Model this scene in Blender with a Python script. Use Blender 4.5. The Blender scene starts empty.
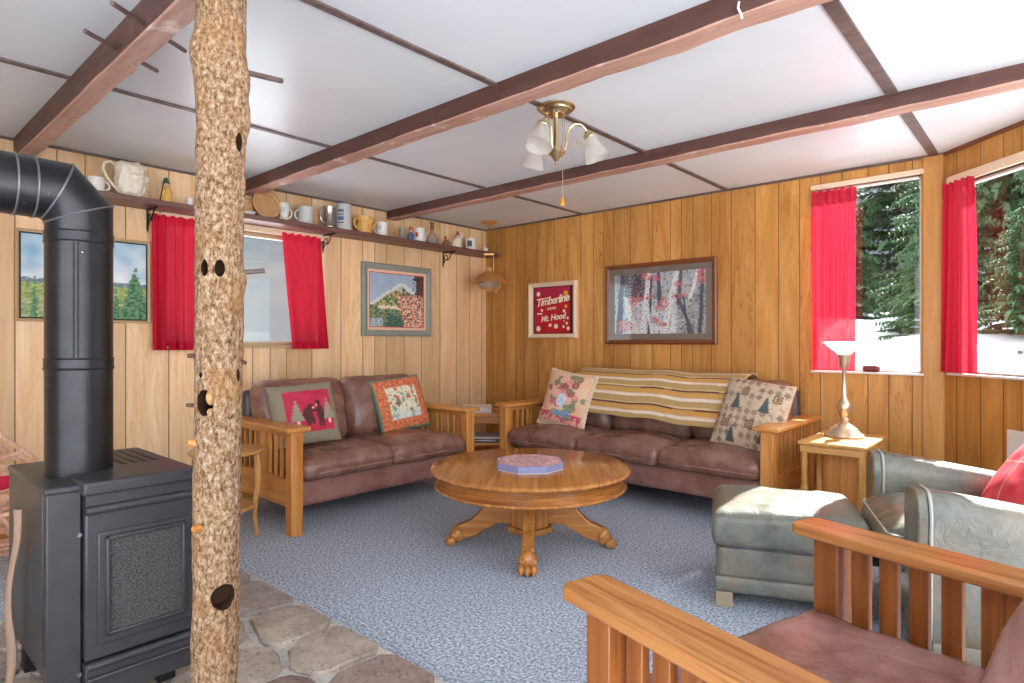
import bpy, bmesh, math, random
from mathutils import Vector, Matrix, noise as mnoise
R = math.radians
PI = math.pi
rnd = random.Random(7)
scene = bpy.context.scene
COL = scene.collection
H = 2.19                       # ceiling height

# ------------------------------------------------------------------ colours
def lin1(c):
    return c / 12.92 if c <= 0.04045 else ((c + 0.055) / 1.055) ** 2.4
def rgb(r, g, b):
    return (lin1(r / 255), lin1(g / 255), lin1(b / 255))
def mixc(a, b, t):
    t = max(0, min(1, t))
    return tuple(a[i] * (1 - t) + b[i] * t for i in range(3))
def nz(x, y, z=0.0):
    return mnoise.noise(Vector((x, y, z)))

# ------------------------------------------------------------------ materials
class NT:
    def __init__(s, name):
        s.m = bpy.data.materials.new(name); s.m.use_nodes = True
        s.t = s.m.node_tree; s.t.nodes.clear()
        s.out = s.n('ShaderNodeOutputMaterial')
    def n(s, typ, **kw):
        nd = s.t.nodes.new(typ)
        for k, v in kw.items():
            if k in nd.bl_rna.properties: setattr(nd, k, v)
            else: nd.inputs[k].default_value = v
        return nd
    def l(s, a, b): s.t.links.new(a, b)
    def ramp(s, fac, stops):
        r = s.n('ShaderNodeValToRGB'); e = r.color_ramp.elements
        while len(e) < len(stops): e.new(0.5)
        for i, (p, c) in enumerate(stops):
            e[i].position = p; e[i].color = (c[0], c[1], c[2], 1)
        s.l(fac, r.inputs[0]); return r.outputs[0]
    def mix(s, fac, a, b, mode='MIX'):
        m = s.n('ShaderNodeMix', data_type='RGBA', blend_type=mode)
        for k, v in ((0, fac), (6, a), (7, b)):
            if isinstance(v, (int, float)): m.inputs[k].default_value = v
            elif isinstance(v, tuple): m.inputs[k].default_value = (*v[:3], 1)
            else: s.l(v, m.inputs[k])
        return m.outputs[2]
    def coord(s, which='Object', scale=(1, 1, 1)):
        tc = s.n('ShaderNodeTexCoord'); mp = s.n('ShaderNodeMapping')
        mp.inputs['Scale'].default_value = scale
        s.l(tc.outputs[which], mp.inputs[0]); return mp.outputs[0]
    def noise(s, vec, scale=5, detail=3, rough=0.5, dist=0.0):
        n = s.n('ShaderNodeTexNoise'); n.inputs['Scale'].default_value = scale
        n.inputs['Detail'].default_value = detail; n.inputs['Roughness'].default_value = rough
        n.inputs['Distortion'].default_value = dist
        s.l(vec, n.inputs['Vector']); return n.outputs[0]
    def bsdf(s, color, rough=0.5, metal=0.0, spec=0.5, bump=None, bstr=0.3, bdist=0.01, **kw):
        b = s.n('ShaderNodeBsdfPrincipled')
        if isinstance(color, tuple): b.inputs['Base Color'].default_value = (*color[:3], 1)
        else: s.l(color, b.inputs['Base Color'])
        if isinstance(rough, (int, float)): b.inputs['Roughness'].default_value = rough
        else: s.l(rough, b.inputs['Roughness'])
        b.inputs['Metallic'].default_value = metal
        b.inputs['Specular IOR Level'].default_value = spec
        for k, v in kw.items(): b.inputs[k].default_value = v
        if bump is not None:
            bp = s.n('ShaderNodeBump'); bp.inputs['Strength'].default_value = bstr
            bp.inputs['Distance'].default_value = bdist
            s.l(bump, bp.inputs['Height']); s.l(bp.outputs[0], b.inputs['Normal'])
        s.l(b.outputs[0], s.out.inputs[0]); return b

M = {}
def plain(name, c, rough=0.5, metal=0.0, spec=0.5, nscale=0, namt=0.15, bump=0.0, **kw):
    t = NT(name); col = c; bm_ = None
    if nscale:
        f = t.noise(t.coord(), nscale, 4)
        col = t.mix(f, tuple(x * (1 - namt) for x in c), tuple(min(1, x * (1 + namt)) for x in c))
        if bump: bm_ = f
    t.bsdf(col, rough, metal, spec, bm_, bump, 0.004, **kw)
    M[name] = t.m

def wood(name, c1, c2, axis='X', rough=0.35, scale=1.0, spec=0.5):
    sc = [28 * scale] * 3; sc['XYZ'.index(axis)] = 1.6 * scale
    t = NT(name)
    f = t.noise(t.coord('Object', tuple(sc)), 1.0, 5, 0.6, 0.6)
    sc2 = [120 * scale] * 3; sc2['XYZ'.index(axis)] = 5 * scale
    g = t.noise(t.coord('Object', tuple(sc2)), 1.0, 2)
    c = t.ramp(f, [(0.3, c1), (0.7, c2)])
    dark = tuple(x * 0.6 for x in c1)
    gr = t.ramp(g, [(0.30, (1, 1, 1)), (0.42, (0, 0, 0))])
    c = t.mix(t.mix(0.45, (0, 0, 0), gr), c, dark)
    t.bsdf(c, rough, 0, spec, g, 0.15, 0.002)
    M[name] = t.m
for ax in 'XYZ':
    wood('oak_' + ax, rgb(178, 108, 44), rgb(222, 158, 86), ax)
    wood('table_' + ax, rgb(146, 86, 36), rgb(196, 134, 70), ax, 0.18)
    wood('chairwood_' + ax, rgb(140, 78, 32), rgb(202, 140, 82), ax, 0.25, 0.9)
    if ax == 'Z': wood('chairwood_Z', rgb(120, 62, 24), rgb(176, 108, 52), 'Z', 0.28, 0.9)  # chair slats and uprights darkened in colour to imitate their shade
    wood('sidewood_' + ax, rgb(176, 124, 62), rgb(214, 164, 98), ax, 0.3)
wood('shelf_wood', rgb(98, 62, 54), rgb(130, 90, 80), 'Y', 0.4)
def ring_wood():
    t = NT('table_ring'); f = t.noise(t.coord('Object', (2, 2, 42)), 1.0, 5, 0.6, 0.4); g = t.noise(t.coord('Object', (9, 9, 160)), 1.0, 2)
    c = t.ramp(f, [(0.3, rgb(118, 66, 26)), (0.7, rgb(176, 112, 54))]); c = t.mix(t.mix(0.5, (0, 0, 0), t.ramp(g, [(0.34, (1, 1, 1)), (0.46, (0, 0, 0))])), c, rgb(90, 50, 20))
    t.bsdf(c, 0.2); M['table_ring'] = t.m
ring_wood()
wood('twig', rgb(206, 146, 110), rgb(244, 208, 180), 'Z', 0.6)

def panel_mat(name, c1, c2, seed=0.0, scale=7.2, fmax=1.0):
    t = NT(name)
    tc = t.n('ShaderNodeTexCoord'); sp = t.n('ShaderNodeSeparateXYZ'); t.l(tc.outputs['Object'], sp.inputs[0])
    ad = t.n('ShaderNodeMath', operation='ADD'); t.l(sp.outputs[0], ad.inputs[0]); ad.inputs[1].default_value = 20 + seed
    def vor(feature):
        v = t.n('ShaderNodeTexVoronoi', voronoi_dimensions='1D', feature=feature)
        v.inputs['Scale'].default_value = scale; v.inputs['Randomness'].default_value = 0.85
        t.l(ad.outputs[0], v.inputs['W']); return v
    edge = vor('DISTANCE_TO_EDGE'); cell = vor('F1')
    groove = t.ramp(edge.outputs['Distance'], [(0.0, (0, 0, 0)), (0.011, (0, 0, 0)), (0.026, (1, 1, 1))])
    csp = t.n('ShaderNodeSeparateColor'); t.l(cell.outputs['Color'], csp.inputs[0])
    # grain: offset by the cell so every plank has its own figure
    comb = t.n('ShaderNodeCombineXYZ')
    m1 = t.n('ShaderNodeMath', operation='MULTIPLY_ADD'); t.l(csp.outputs[1], m1.inputs[0]); m1.inputs[1].default_value = 37.0
    t.l(sp.outputs[0], m1.inputs[2])
    t.l(m1.outputs[0], comb.inputs[0]); t.l(sp.outputs[2], comb.inputs[2]); t.l(csp.outputs[2], comb.inputs[1])
    mp = t.n('ShaderNodeMapping'); mp.inputs['Scale'].default_value = (9, 9, 1.1); t.l(comb.outputs[0], mp.inputs[0])
    f = t.noise(mp.outputs[0], 1.0, 3, 0.5, 1.2)
    mul = t.n('ShaderNodeMath', operation='MULTIPLY'); t.l(f, mul.inputs[0]); mul.inputs[1].default_value = 7.0
    fr = t.n('ShaderNodeMath', operation='FRACT'); t.l(mul.outputs[0], fr.inputs[0])
    mp2 = t.n('ShaderNodeMapping'); mp2.inputs['Scale'].default_value = (70, 70, 3); t.l(comb.outputs[0], mp2.inputs[0])
    g = t.noise(mp2.outputs[0], 1.0, 3)
    c = t.ramp(f, [(0.25, c1), (0.7, c2)])
    fig = t.ramp(fr.outputs[0], [(0.0, (0.60, 0.50, 0.38)), (0.10, (1, 1, 1)), (0.8, (1, 1, 1)), (1.0, (0.80, 0.74, 0.68))])
    c = t.mix(t.ramp(csp.outputs[2], [(0.0, (0.3 * fmax,) * 3), (0.72, (0.5 * fmax,) * 3), (0.80, (fmax,) * 3)]), c, fig, 'MULTIPLY')
    c = t.mix(0.5, c, t.ramp(g, [(0.3, (0.82, 0.78, 0.72)), (0.6, (1, 1, 1))]), 'MULTIPLY')
    tint = t.ramp(csp.outputs[0], [(0.0, (0.74, 0.70, 0.62)), (0.5, (0.95, 0.95, 0.95)), (1.0, (1.12, 1.1, 1.06))])
    c = t.mix(0.8, c, tint, 'MULTIPLY')
    c = t.mix(groove, tuple(x * 0.32 for x in c1), c)
    t.bsdf(c, 0.38, 0, 0.4, groove, 0.5, 0.004)
    M[name] = t.m
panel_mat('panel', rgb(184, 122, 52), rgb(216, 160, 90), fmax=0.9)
panel_mat('panel_lit', rgb(230, 184, 134), rgb(244, 211, 168), 3.3, 5.6, 0.5)  # same panelling with the strong light on the left wall put into its colour

def leather(name, c1, c2, rough=0.36, sc=9, scuff=None):
    t = NT(name); v = t.coord()
    f = t.noise(v, sc, 5, 0.6, 0.4); g = t.noise(v, 160, 2)
    h = t.noise(v, 22, 3, 0.6, 1.5)
    c = t.ramp(f, [(0.3, c1), (0.7, c2)])
    if scuff: c = t.mix(t.ramp(t.noise(v, 3.5, 4, 0.6), [(0.48, (0, 0, 0)), (0.68, (0.75, 0.75, 0.75))]), c, scuff)
    hh = t.mix(0.2, h, g)
    t.bsdf(c, rough, 0, 0.6, hh, 0.5, 0.008); M[name] = t.m
leather('leather_brown', rgb(100, 62, 52), rgb(146, 106, 90), 0.24, 9, rgb(146, 112, 98))
leather('leather_rust', rgb(118, 70, 60), rgb(156, 108, 94), 0.36, 9, rgb(160, 120, 110))
leather('leather_grey', rgb(80, 83, 75), rgb(120, 122, 110), 0.30, 9, rgb(124, 104, 82))
leather('leather_chair', rgb(124, 78, 70), rgb(176, 134, 126), 0.24, 6)
leather('leather_dark', rgb(52, 40, 42), rgb(84, 70, 74))

def carpet_mat():
    t = NT('carpet'); v = t.coord()
    f = t.noise(v, 85, 3, 0.9); g = t.noise(v, 2.2, 3)
    c = t.ramp(f, [(0.34, rgb(80, 94, 114)), (0.47, rgb(154, 170, 188)), (0.60, rgb(236, 240, 246))])
    c = t.mix(t.mix(0.22, (0, 0, 0), g), c, rgb(130, 138, 158))
    t.bsdf(c, 0.95, 0, 0.1, f, 0.8, 0.01); M['carpet'] = t.m
carpet_mat()
def ceil_mat():
    t = NT('ceiling_white'); v = t.coord()
    f = t.noise(v, 1.3, 4)
    c = t.ramp(f, [(0.3, rgb(214, 219, 222)), (0.7, rgb(228, 233, 236))])
    t.bsdf(c, 0.32, 0, 0.35); M['ceiling_white'] = t.m
ceil_mat()
def beam_mat(name, c1, c2, c3):
    t = NT(name); v = t.coord('Object', (2, 18, 18)); f = t.noise(v, 1.2, 5, 0.65)
    w = t.noise(t.coord(), 7, 4, 0.7)
    c = t.ramp(f, [(0.3, c1), (0.7, c2)])
    c = t.mix(t.ramp(w, [(0.60, (0, 0, 0)), (0.72, (1, 1, 1))]), c, c3)
    t.bsdf(c, 0.5, 0, 0.4, f, 0.4, 0.01); M[name] = t.m
beam_mat('beam_paint', rgb(74, 46, 40), rgb(98, 64, 56), rgb(112, 78, 68))
beam_mat('beam_worn_lit', rgb(164, 120, 104), rgb(204, 162, 142), rgb(226, 204, 190))  # worn undersides, lightened further to imitate light falling on them
beam_mat('batten', rgb(82, 62, 56), rgb(116, 98, 92), rgb(120, 104, 98))
def bark_mat():
    t = NT('bark')
    v = t.coord('Object', (1, 1, 0.6)); f = t.noise(v, 105, 6, 0.75, 0.3); g = t.noise(t.coord(), 9, 3)
    c = t.ramp(f, [(0.34, rgb(62, 44, 30)), (0.44, rgb(136, 100, 66)), (0.56, rgb(186, 154, 122)), (0.72, rgb(228, 212, 192))])
    c = t.mix(t.ramp(g, [(0.50, (0, 0, 0)), (0.72, (0.5, 0.5, 0.5))]), c, rgb(172, 118, 62))
    t.bsdf(c, 0.8, 0, 0.2, f, 0.9, 0.012); M['bark'] = t.m
bark_mat()
def stone_mat(name, c1, c2):
    t = NT(name); v = t.coord(); f = t.noise(v, 9, 6, 0.65, 0.6); g = t.noise(v, 60, 4, 0.7)
    c = t.ramp(f, [(0.3, c1), (0.7, c2)])
    c = t.mix(t.ramp(g, [(0.34, (0.7, 0.7, 0.7)), (0.45, (0, 0, 0))]), c, tuple(x * 0.45 for x in c1))
    t.bsdf(c, 0.7, 0, 0.3, g, 0.7, 0.01); M[name] = t.m
stone_mat('stone_grey', rgb(134, 122, 114), rgb(178, 166, 156))
stone_mat('stone_pink', rgb(134, 112, 104), rgb(174, 152, 142))
stone_mat('stone_tan', rgb(148, 134, 120), rgb(196, 182, 166))
stone_mat('mortar', rgb(186, 180, 172), rgb(220, 214, 206))
def steel_mat():
    t = NT('pipe_black'); v = t.coord(); f = t.noise(v, 14, 4); g = t.noise(v, 45, 3)
    c = t.ramp(f, [(0.3, rgb(26, 26, 28)), (0.7, rgb(40, 40, 42))])
    c = t.mix(t.ramp(g, [(0.70, (0, 0, 0)), (0.75, (0.35, 0.35, 0.35))]), c, rgb(120, 118, 116))
    t.bsdf(c, 0.34, 0.25, 0.5); M['pipe_black'] = t.m
steel_mat()
plain('stove_black', rgb(60, 60, 62), 0.4, 0.2, 0.5, 18, 0.25, 0.1)
plain('stove_dark', rgb(8, 8, 8), 0.5)
plain('seam_metal', rgb(126, 126, 128), 0.35, 0.6)
def mesh_screen():
    t = NT('stove_screen'); v = t.coord(); f = t.noise(v, 190, 2, 0.6)
    c = t.ramp(f, [(0.35, rgb(50, 48, 48)), (0.6, rgb(100, 97, 95))])
    t.bsdf(c, 0.6, 0.3, 0.4, f, 0.9, 0.01); M['stove_screen'] = t.m
mesh_screen()
plain('bolt', rgb(150, 148, 144), 0.3, 0.9)
plain('iron_black', rgb(30, 26, 24), 0.5, 0.5)
plain('white_paint', rgb(222, 212, 204), 0.45, 0, 0.4, 6, 0.05)
plain('cream_paint', rgb(226, 208, 184), 0.45)
plain('white_plate', rgb(220, 214, 206), 0.45)
plain('brass', rgb(206, 184, 144), 0.25, 1.0)
plain('brass_old', rgb(150, 118, 78), 0.3, 0.95, 0.5, 12, 0.25)
plain('lamp_brass', rgb(206, 184, 160), 0.32, 0.8, 0.5, 20, 0.25)
plain('copper', rgb(232, 178, 112), 0.42, 0.7)
plain('amber', rgb(206, 136, 20), 0.2)
plain('chain', rgb(176, 164, 146), 0.35, 0.7)
plain('cord_white', rgb(214, 206, 196), 0.5)
plain('ceramic_white', rgb(226, 220, 210), 0.25, 0, 0.5, 18, 0.06)
plain('ceramic_cream', rgb(226, 214, 190), 0.35, 0, 0.5, 30, 0.14, 0.4)
plain('ceramic_grey', rgb(192, 190, 186), 0.3, 0, 0.5, 40, 0.12)
plain('ceramic_tan', rgb(190, 146, 96), 0.45, 0, 0.4, 40, 0.2, 0.3)
plain('ceramic_brown', rgb(132, 92, 62), 0.4, 0, 0.4, 30, 0.3, 0.2)
plain('pewter', rgb(176, 168, 160), 0.25, 0.85)
plain('yellow_glaze', rgb(218, 166, 84), 0.35, 0, 0.5, 50, 0.25, 0.5)
plain('blue_glaze', rgb(86, 104, 140), 0.4)
plain('red_glaze', rgb(196, 66, 50), 0.4)
plain('skin_glaze', rgb(226, 180, 146), 0.45)
plain('green_glaze', rgb(70, 110, 72), 0.45)
plain('dark_print', rgb(74, 72, 78), 0.5)
plain('black_mat', rgb(26, 20, 22), 0.6)
plain('frame_brown', rgb(120, 66, 32), 0.3, 0, 0.5, 10, 0.2)
plain('frame_sage', rgb(140, 144, 132), 0.45, 0, 0.4, 12, 0.15)
plain('frame_cream', rgb(232, 204, 172), 0.45, 0, 0.4, 6, 0.05)
plain('frame_thin', rgb(196, 164, 124), 0.4)
plain('mat_taupe', rgb(128, 108, 96), 0.8)
plain('mat_peach', rgb(232, 190, 160), 0.8)
plain('letter_cream', rgb(244, 222, 196), 0.6)
plain('letter_yellow', rgb(232, 172, 40), 0.6)
plain('bark_strip', rgb(152, 126, 106), 0.8, 0, 0.2, 14, 0.25, 0.3)
plain('snow', rgb(214, 218, 226), 0.8, 0, 0.2, 3, 0.04)
plain('needles', rgb(66, 92, 58), 0.6, 0, 0.3, 4, 0.45)
plain('needles_pale', rgb(96, 118, 88), 0.6, 0, 0.3, 4, 0.35)
plain('trunk', rgb(92, 70, 54), 0.9, 0, 0.1, 12, 0.3)
plain('hole_dark', rgb(64, 44, 32), 0.9, 0, 0.1, 40, 0.3)
plain('paper', rgb(222, 218, 214), 0.6, 0, 0.3, 30, 0.08)
plain('magazine_dark', rgb(64, 70, 74), 0.4, 0, 0.4, 30, 0.5)
plain('block_pale', rgb(196, 180, 152), 0.6, 0, 0.3, 10, 0.1)
plain('maroon', rgb(112, 40, 40), 0.35)
plain('piping_grey', rgb(164, 166, 156), 0.5)
plain('piping_brown', rgb(156, 112, 94), 0.5)
plain('red_cloth', rgb(206, 44, 72), 0.8, 0, 0.2, 14, 0.2)
plain('foot_suede', rgb(150, 134, 112), 0.7, 0, 0.2, 20, 0.15)

def glass_mat(name, tint=(1, 1, 1), fac=0.06):
    t = NT(name); tr = t.n('ShaderNodeBsdfTransparent'); tr.inputs[0].default_value = (*tint, 1)
    gl = t.n('ShaderNodeBsdfGlossy'); gl.inputs['Roughness'].default_value = 0.02
    fr = t.n('ShaderNodeLayerWeight'); pw = t.n('ShaderNodeMath', operation='POWER'); t.l(fr.outputs['Facing'], pw.inputs[0]); pw.inputs[1].default_value = 4.0
    ma = t.n('ShaderNodeMath', operation='MULTIPLY_ADD'); t.l(pw.outputs[0], ma.inputs[0]); ma.inputs[1].default_value = 0.55; ma.inputs[2].default_value = 0.025
    mx = t.n('ShaderNodeMixShader'); t.l(ma.outputs[0], mx.inputs[0]); t.l(tr.outputs[0], mx.inputs[1]); t.l(gl.outputs[0], mx.inputs[2])
    t.l(mx.outputs[0], t.out.inputs[0]); M[name] = t.m
glass_mat('window_glass', (0.96, 0.98, 0.98))
def frosted(name, c, alpha=0.5):
    t = NT(name)
    d = t.n('ShaderNodeBsdfTranslucent'); d.inputs[0].default_value = (*c, 1)
    p = t.n('ShaderNodeBsdfPrincipled'); p.inputs['Base Color'].default_value = (*c, 1); p.inputs['Roughness'].default_value = 0.2
    mx = t.n('ShaderNodeMixShader'); mx.inputs[0].default_value = 0.5; t.l(p.outputs[0], mx.inputs[1]); t.l(d.outputs[0], mx.inputs[2])
    tr = t.n('ShaderNodeBsdfTransparent'); m2 = t.n('ShaderNodeMixShader'); m2.inputs[0].default_value = alpha
    t.l(tr.outputs[0], m2.inputs[1]); t.l(mx.outputs[0], m2.inputs[2]); t.l(m2.outputs[0], t.out.inputs[0]); M[name] = t.m
frosted('shade_glass', rgb(226, 222, 214), 0.55)
frosted('lamp_milk', rgb(250, 246, 238), 1.0)
frosted('clear_glass', rgb(214, 214, 206), 0.35)
def cloth_red(name, c, tl=0.45):
    t = NT(name); v = t.coord('Object', (1, 1, 1)); f = t.noise(v, 300, 2)
    w = t.noise(t.coord('Object', (3, 3, 260)), 1.0, 2)
    cc = t.mix(w, tuple(x * 0.85 for x in c), c)
    d = t.n('ShaderNodeBsdfDiffuse'); t.l(cc, d.inputs[0])
    tr = t.n('ShaderNodeBsdfTranslucent'); t.l(cc, tr.inputs[0])
    mx = t.n('ShaderNodeMixShader'); mx.inputs[0].default_value = tl
    t.l(d.outputs[0], mx.inputs[1]); t.l(tr.outputs[0], mx.inputs[2])
    tp = t.n('ShaderNodeBsdfTransparent'); m2 = t.n('ShaderNodeMixShader'); m2.inputs[0].default_value = 0.03
    t.l(mx.outputs[0], m2.inputs[1]); t.l(tp.outputs[0], m2.inputs[2])
    t.l(m2.outputs[0], t.out.inputs[0]); M[name] = t.m
cloth_red('curtain_red', rgb(206, 46, 68), 0.28); cloth_red('curtain_thick', rgb(206, 36, 62), 0.2)
def attr_mat(name, rough=0.7, spec=0.2, bumpscale=0, coat=0.0):
    t = NT(name); a = t.n('ShaderNodeAttribute', attribute_name='Col')
    bm_ = t.noise(t.coord(), bumpscale, 2) if bumpscale else None
    b = t.bsdf(a.outputs['Color'], rough, 0, spec, bm_, 0.25, 0.003)
    b.inputs['Coat Weight'].default_value = coat; b.inputs['Coat Roughness'].default_value = 0.03
    M[name] = t.m
attr_mat('print_fabric', 0.85, 0.15, 350)
attr_mat('print_paint', 0.6, 0.3)
attr_mat('print_glazed', 0.5, 0.3, 0, 0.6)
attr_mat('print_card', 0.3, 0.5)

# ------------------------------------------------------------------ mesh helpers
def link(name, me, mat, parent=None, loc=(0, 0, 0), rot=(0, 0, 0), mats=None):
    o = bpy.data.objects.new(name, me); COL.objects.link(o)
    for mm in (mats or [mat]): me.materials.append(M[mm])
    o.parent = parent; o.location = loc; o.rotation_euler = rot
    return o
def finish(bm, name, mat, parent=None, loc=(0, 0, 0), rot=(0, 0, 0), bevel=0.0, seg=2, smooth=True, angle=38, mats=None):
    bmesh.ops.recalc_face_normals(bm, faces=bm.faces)
    if smooth:
        for f in bm.faces: f.smooth = True
        for e in bm.edges:
            if len(e.link_faces) == 2:
                try:
                    if e.calc_face_angle() > R(angle): e.smooth = False
                except ValueError: pass
    me = bpy.data.meshes.new(name); bm.to_mesh(me); bm.free()
    o = link(name, me, mat, parent, loc, rot, mats)
    if bevel:
        b = o.modifiers.new('bevel', 'BEVEL'); b.width = bevel; b.segments = seg; b.limit_method = 'ANGLE'; b.angle_limit = R(40)
    return o
def B(): return bmesh.new()
def box(bm, x0, x1, y0, y1, z0, z1, mi=0, xf=None):
    vs = [bm.verts.new((x, y, z)) for x in (x0, x1) for y in (y0, y1) for z in (z0, z1)]
    if xf is not None:
        for v in vs: v.co = xf @ v.co
    for q in ((0, 1, 3, 2), (4, 6, 7, 5), (0, 4, 5, 1), (2, 3, 7, 6), (0, 2, 6, 4), (1, 5, 7, 3)):
        f = bm.faces.new([vs[i] for i in q]); f.material_index = mi
    return vs
def tube(bm, path, rad, seg=10, cap=True, closed=False, mi=0, miter=False, squash=None):
    pts = [Vector(p) for p in path]; n = len(pts)
    rads = rad if isinstance(rad, (list, tuple)) else [rad] * n
    tang = []
    for i in range(n):
        if closed: a = (pts[i] - pts[i - 1]).normalized(); b = (pts[(i + 1) % n] - pts[i]).normalized()
        else:
            a = (pts[i] - pts[i - 1]).normalized() if i else (pts[1] - pts[0]).normalized()
            b = (pts[i + 1] - pts[i]).normalized() if i < n - 1 else a
        tang.append((a, b, (a + b).normalized() if (a + b).length > 1e-6 else a))
    t0 = tang[0][2]; up = Vector((0, 0, 1)) if abs(t0.z) < 0.9 else Vector((1, 0, 0))
    u = t0.cross(up).normalized(); rings = []
    for i in range(n):
        a, b, t = tang[i]
        u = (u - t * u.dot(t)).normalized(); v = t.cross(u).normalized()
        ring = []
        for k in range(seg):
            an = 2 * PI * k / seg
            d = u * math.cos(an) + v * math.sin(an)
            if squash: d = Vector((d.x * squash[0], d.y * squash[1], d.z * squash[2]))
            p = d * rads[i]
            if miter and 0 < i < n - 1:
                bend = (b - a)
                if bend.length > 1e-4:
                    bd = bend.normalized(); ch = math.cos(a.angle(b) / 2)
                    p = p + bd * p.dot(bd) * (1 / ch - 1)
            ring.append(bm.verts.new(pts[i] + p))
        rings.append(ring)
    m = n if closed else n - 1
    for i in range(m):
        r0, r1 = rings[i], rings[(i + 1) % n]
        for k in range(seg):
            f = bm.faces.new((r0[k], r0[(k + 1) % seg], r1[(k + 1) % seg], r1[k])); f.material_index = mi
    if cap and not closed:
        for r in (rings[0], rings[-1]):
            f = bm.faces.new(r); f.material_index = mi
def lathe(bm, prof, c=(0, 0, 0), seg=24, mi=0, xf=None, sx=1.0, sy=1.0):
    rings = []
    for r, z in prof:
        if r < 1e-5: rings.append([bm.verts.new((c[0], c[1], c[2] + z))])
        else: rings.append([bm.verts.new((c[0] + sx * r * math.cos(2 * PI * k / seg), c[1] + sy * r * math.sin(2 * PI * k / seg), c[2] + z)) for k in range(seg)])
    if xf is not None:
        for r in rings:
            for v in r: v.co = xf @ v.co
    for a, b in zip(rings, rings[1:]):
        if len(a) == 1 and len(b) == 1: continue
        for k in range(seg):
            k2 = (k + 1) % seg
            if len(a) == 1: f = bm.faces.new((a[0], b[k2], b[k]))
            elif len(b) == 1: f = bm.faces.new((a[k], a[k2], b[0]))
            else: f = bm.faces.new((a[k], a[k2], b[k2], b[k]))
            f.material_index = mi
def prism(bm, pts, z0, z1, mi=0, xf=None):
    a = [bm.verts.new((x, y, z0)) for x, y in pts]; b = [bm.verts.new((x, y, z1)) for x, y in pts]
    if xf is not None:
        for v in a + b: v.co = xf @ v.co
    n = len(pts)
    fs = [bm.faces.new(a[::-1]), bm.faces.new(b)]
    for i in range(n): fs.append(bm.faces.new((a[i], a[(i + 1) % n], b[(i + 1) % n], b[i])))
    for f in fs: f.material_index = mi
def ball(bm, c, r, seg=12, mi=0, s=(1, 1, 1)):
    n = max(6, seg // 2 + 2)
    rings = []
    for i in range(n + 1):
        th = PI * i / n
        rings.append((math.sin(th) * r, -math.cos(th) * r))
    k0 = len(bm.verts)
    lathe(bm, [(max(0, a), b) for a, b in rings], (0, 0, 0), seg, mi)
    bm.verts.ensure_lookup_table()
    for v in bm.verts[k0:]: v.co = Vector((v.co.x * s[0] + c[0], v.co.y * s[1] + c[1], v.co.z * s[2] + c[2]))
def softbox(bm, hx, hy, hz, r, n=(18, 18, 8), fn=None, c=(0, 0, 0)):
    """rounded box with an optional displacement fn(p)->p, centred at c"""
    verts = {}
    def V(i, j, k):
        key = (i, j, k)
        if key not in verts:
            p = Vector((hx * (2 * i / n[0] - 1), hy * (2 * j / n[1] - 1), hz * (2 * k / n[2] - 1)))
            q = Vector((max(-(hx - r), min(hx - r, p.x)), max(-(hy - r), min(hy - r, p.y)), max(-(hz - r), min(hz - r, p.z))))
            d = p - q
            if d.length > 1e-9: p = q + d.normalized() * r
            if fn: p = fn(p)
            verts[key] = bm.verts.new(p + Vector(c))
        return verts[key]
    for a, b, cc in ((0, 1, 2), (0, 2, 1), (1, 2, 0)):
        for s in (0, n[cc]):
            for i in range(n[a]):
                for j in range(n[b]):
                    q = []
                    for di, dj in ((0, 0), (1, 0), (1, 1), (0, 1)):
                        k = [0, 0, 0]; k[a] = i + di; k[b] = j + dj; k[cc] = s
                        q.append(V(*k))
                    try: bm.faces.new(q)
                    except ValueError: pass
def wrinkle(amp, f=7.0, seed=0.0):
    def fn(p):
        d = nz(p.x * f + seed, p.y * f, p.z * f) * amp
        return p + (p.normalized() * d if p.length > 1e-6 else Vector())
    return fn
def puff(hx, hy, hz, up, side, seed=0.0, amp=0.006):
    """cushion swelling: top bulges up, edges pull in"""
    def fn(p):
        ux, uy, uz = p.x / hx, p.y / hy, p.z / hz
        k = max(0, (1 - ux * ux)) ** 0.6 * max(0, (1 - uy * uy)) ** 0.6
        q = p.copy(); q.z += up * k * (1 if uz > 0 else 0.2 * uz) * (abs(uz) if uz > 0 else 1)
        s = 1 + side * (1 - uz * uz); q.x *= s; q.y *= s
        d = nz(p.x * 6 + seed, p.y * 6, p.z * 6) + 0.5 * nz(p.x * 14 + seed, p.y * 14, 3)
        q.z += amp * d * (1 if uz > -0.5 else 0); q.y += amp * 0.5 * d
        return q
    return fn
def empty(name, loc=(0, 0, 0), rz=0.0, label=None, cat=None, group=None, kind=None, rot=None):
    o = bpy.data.objects.new(name, None); COL.objects.link(o); o.location = loc
    o.rotation_euler = rot if rot else (0, 0, rz); o.empty_display_size = 0.1
    tag(o, label, cat, group, kind); return o
def tag(o, label=None, cat=None, group=None, kind=None):
    for k, v in (('label', label), ('category', cat), ('group', group), ('kind', kind)):
        if v: o[k] = v
    return o
def struct(o): o['kind'] = 'structure'; return o
def set_cols(me, cols):
    at = me.color_attributes.new('Col', 'FLOAT_COLOR', 'POINT')
    flat = []
    for c in cols: flat += [c[0], c[1], c[2], 1.0]
    at.data.foreach_set('color', flat)
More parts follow.
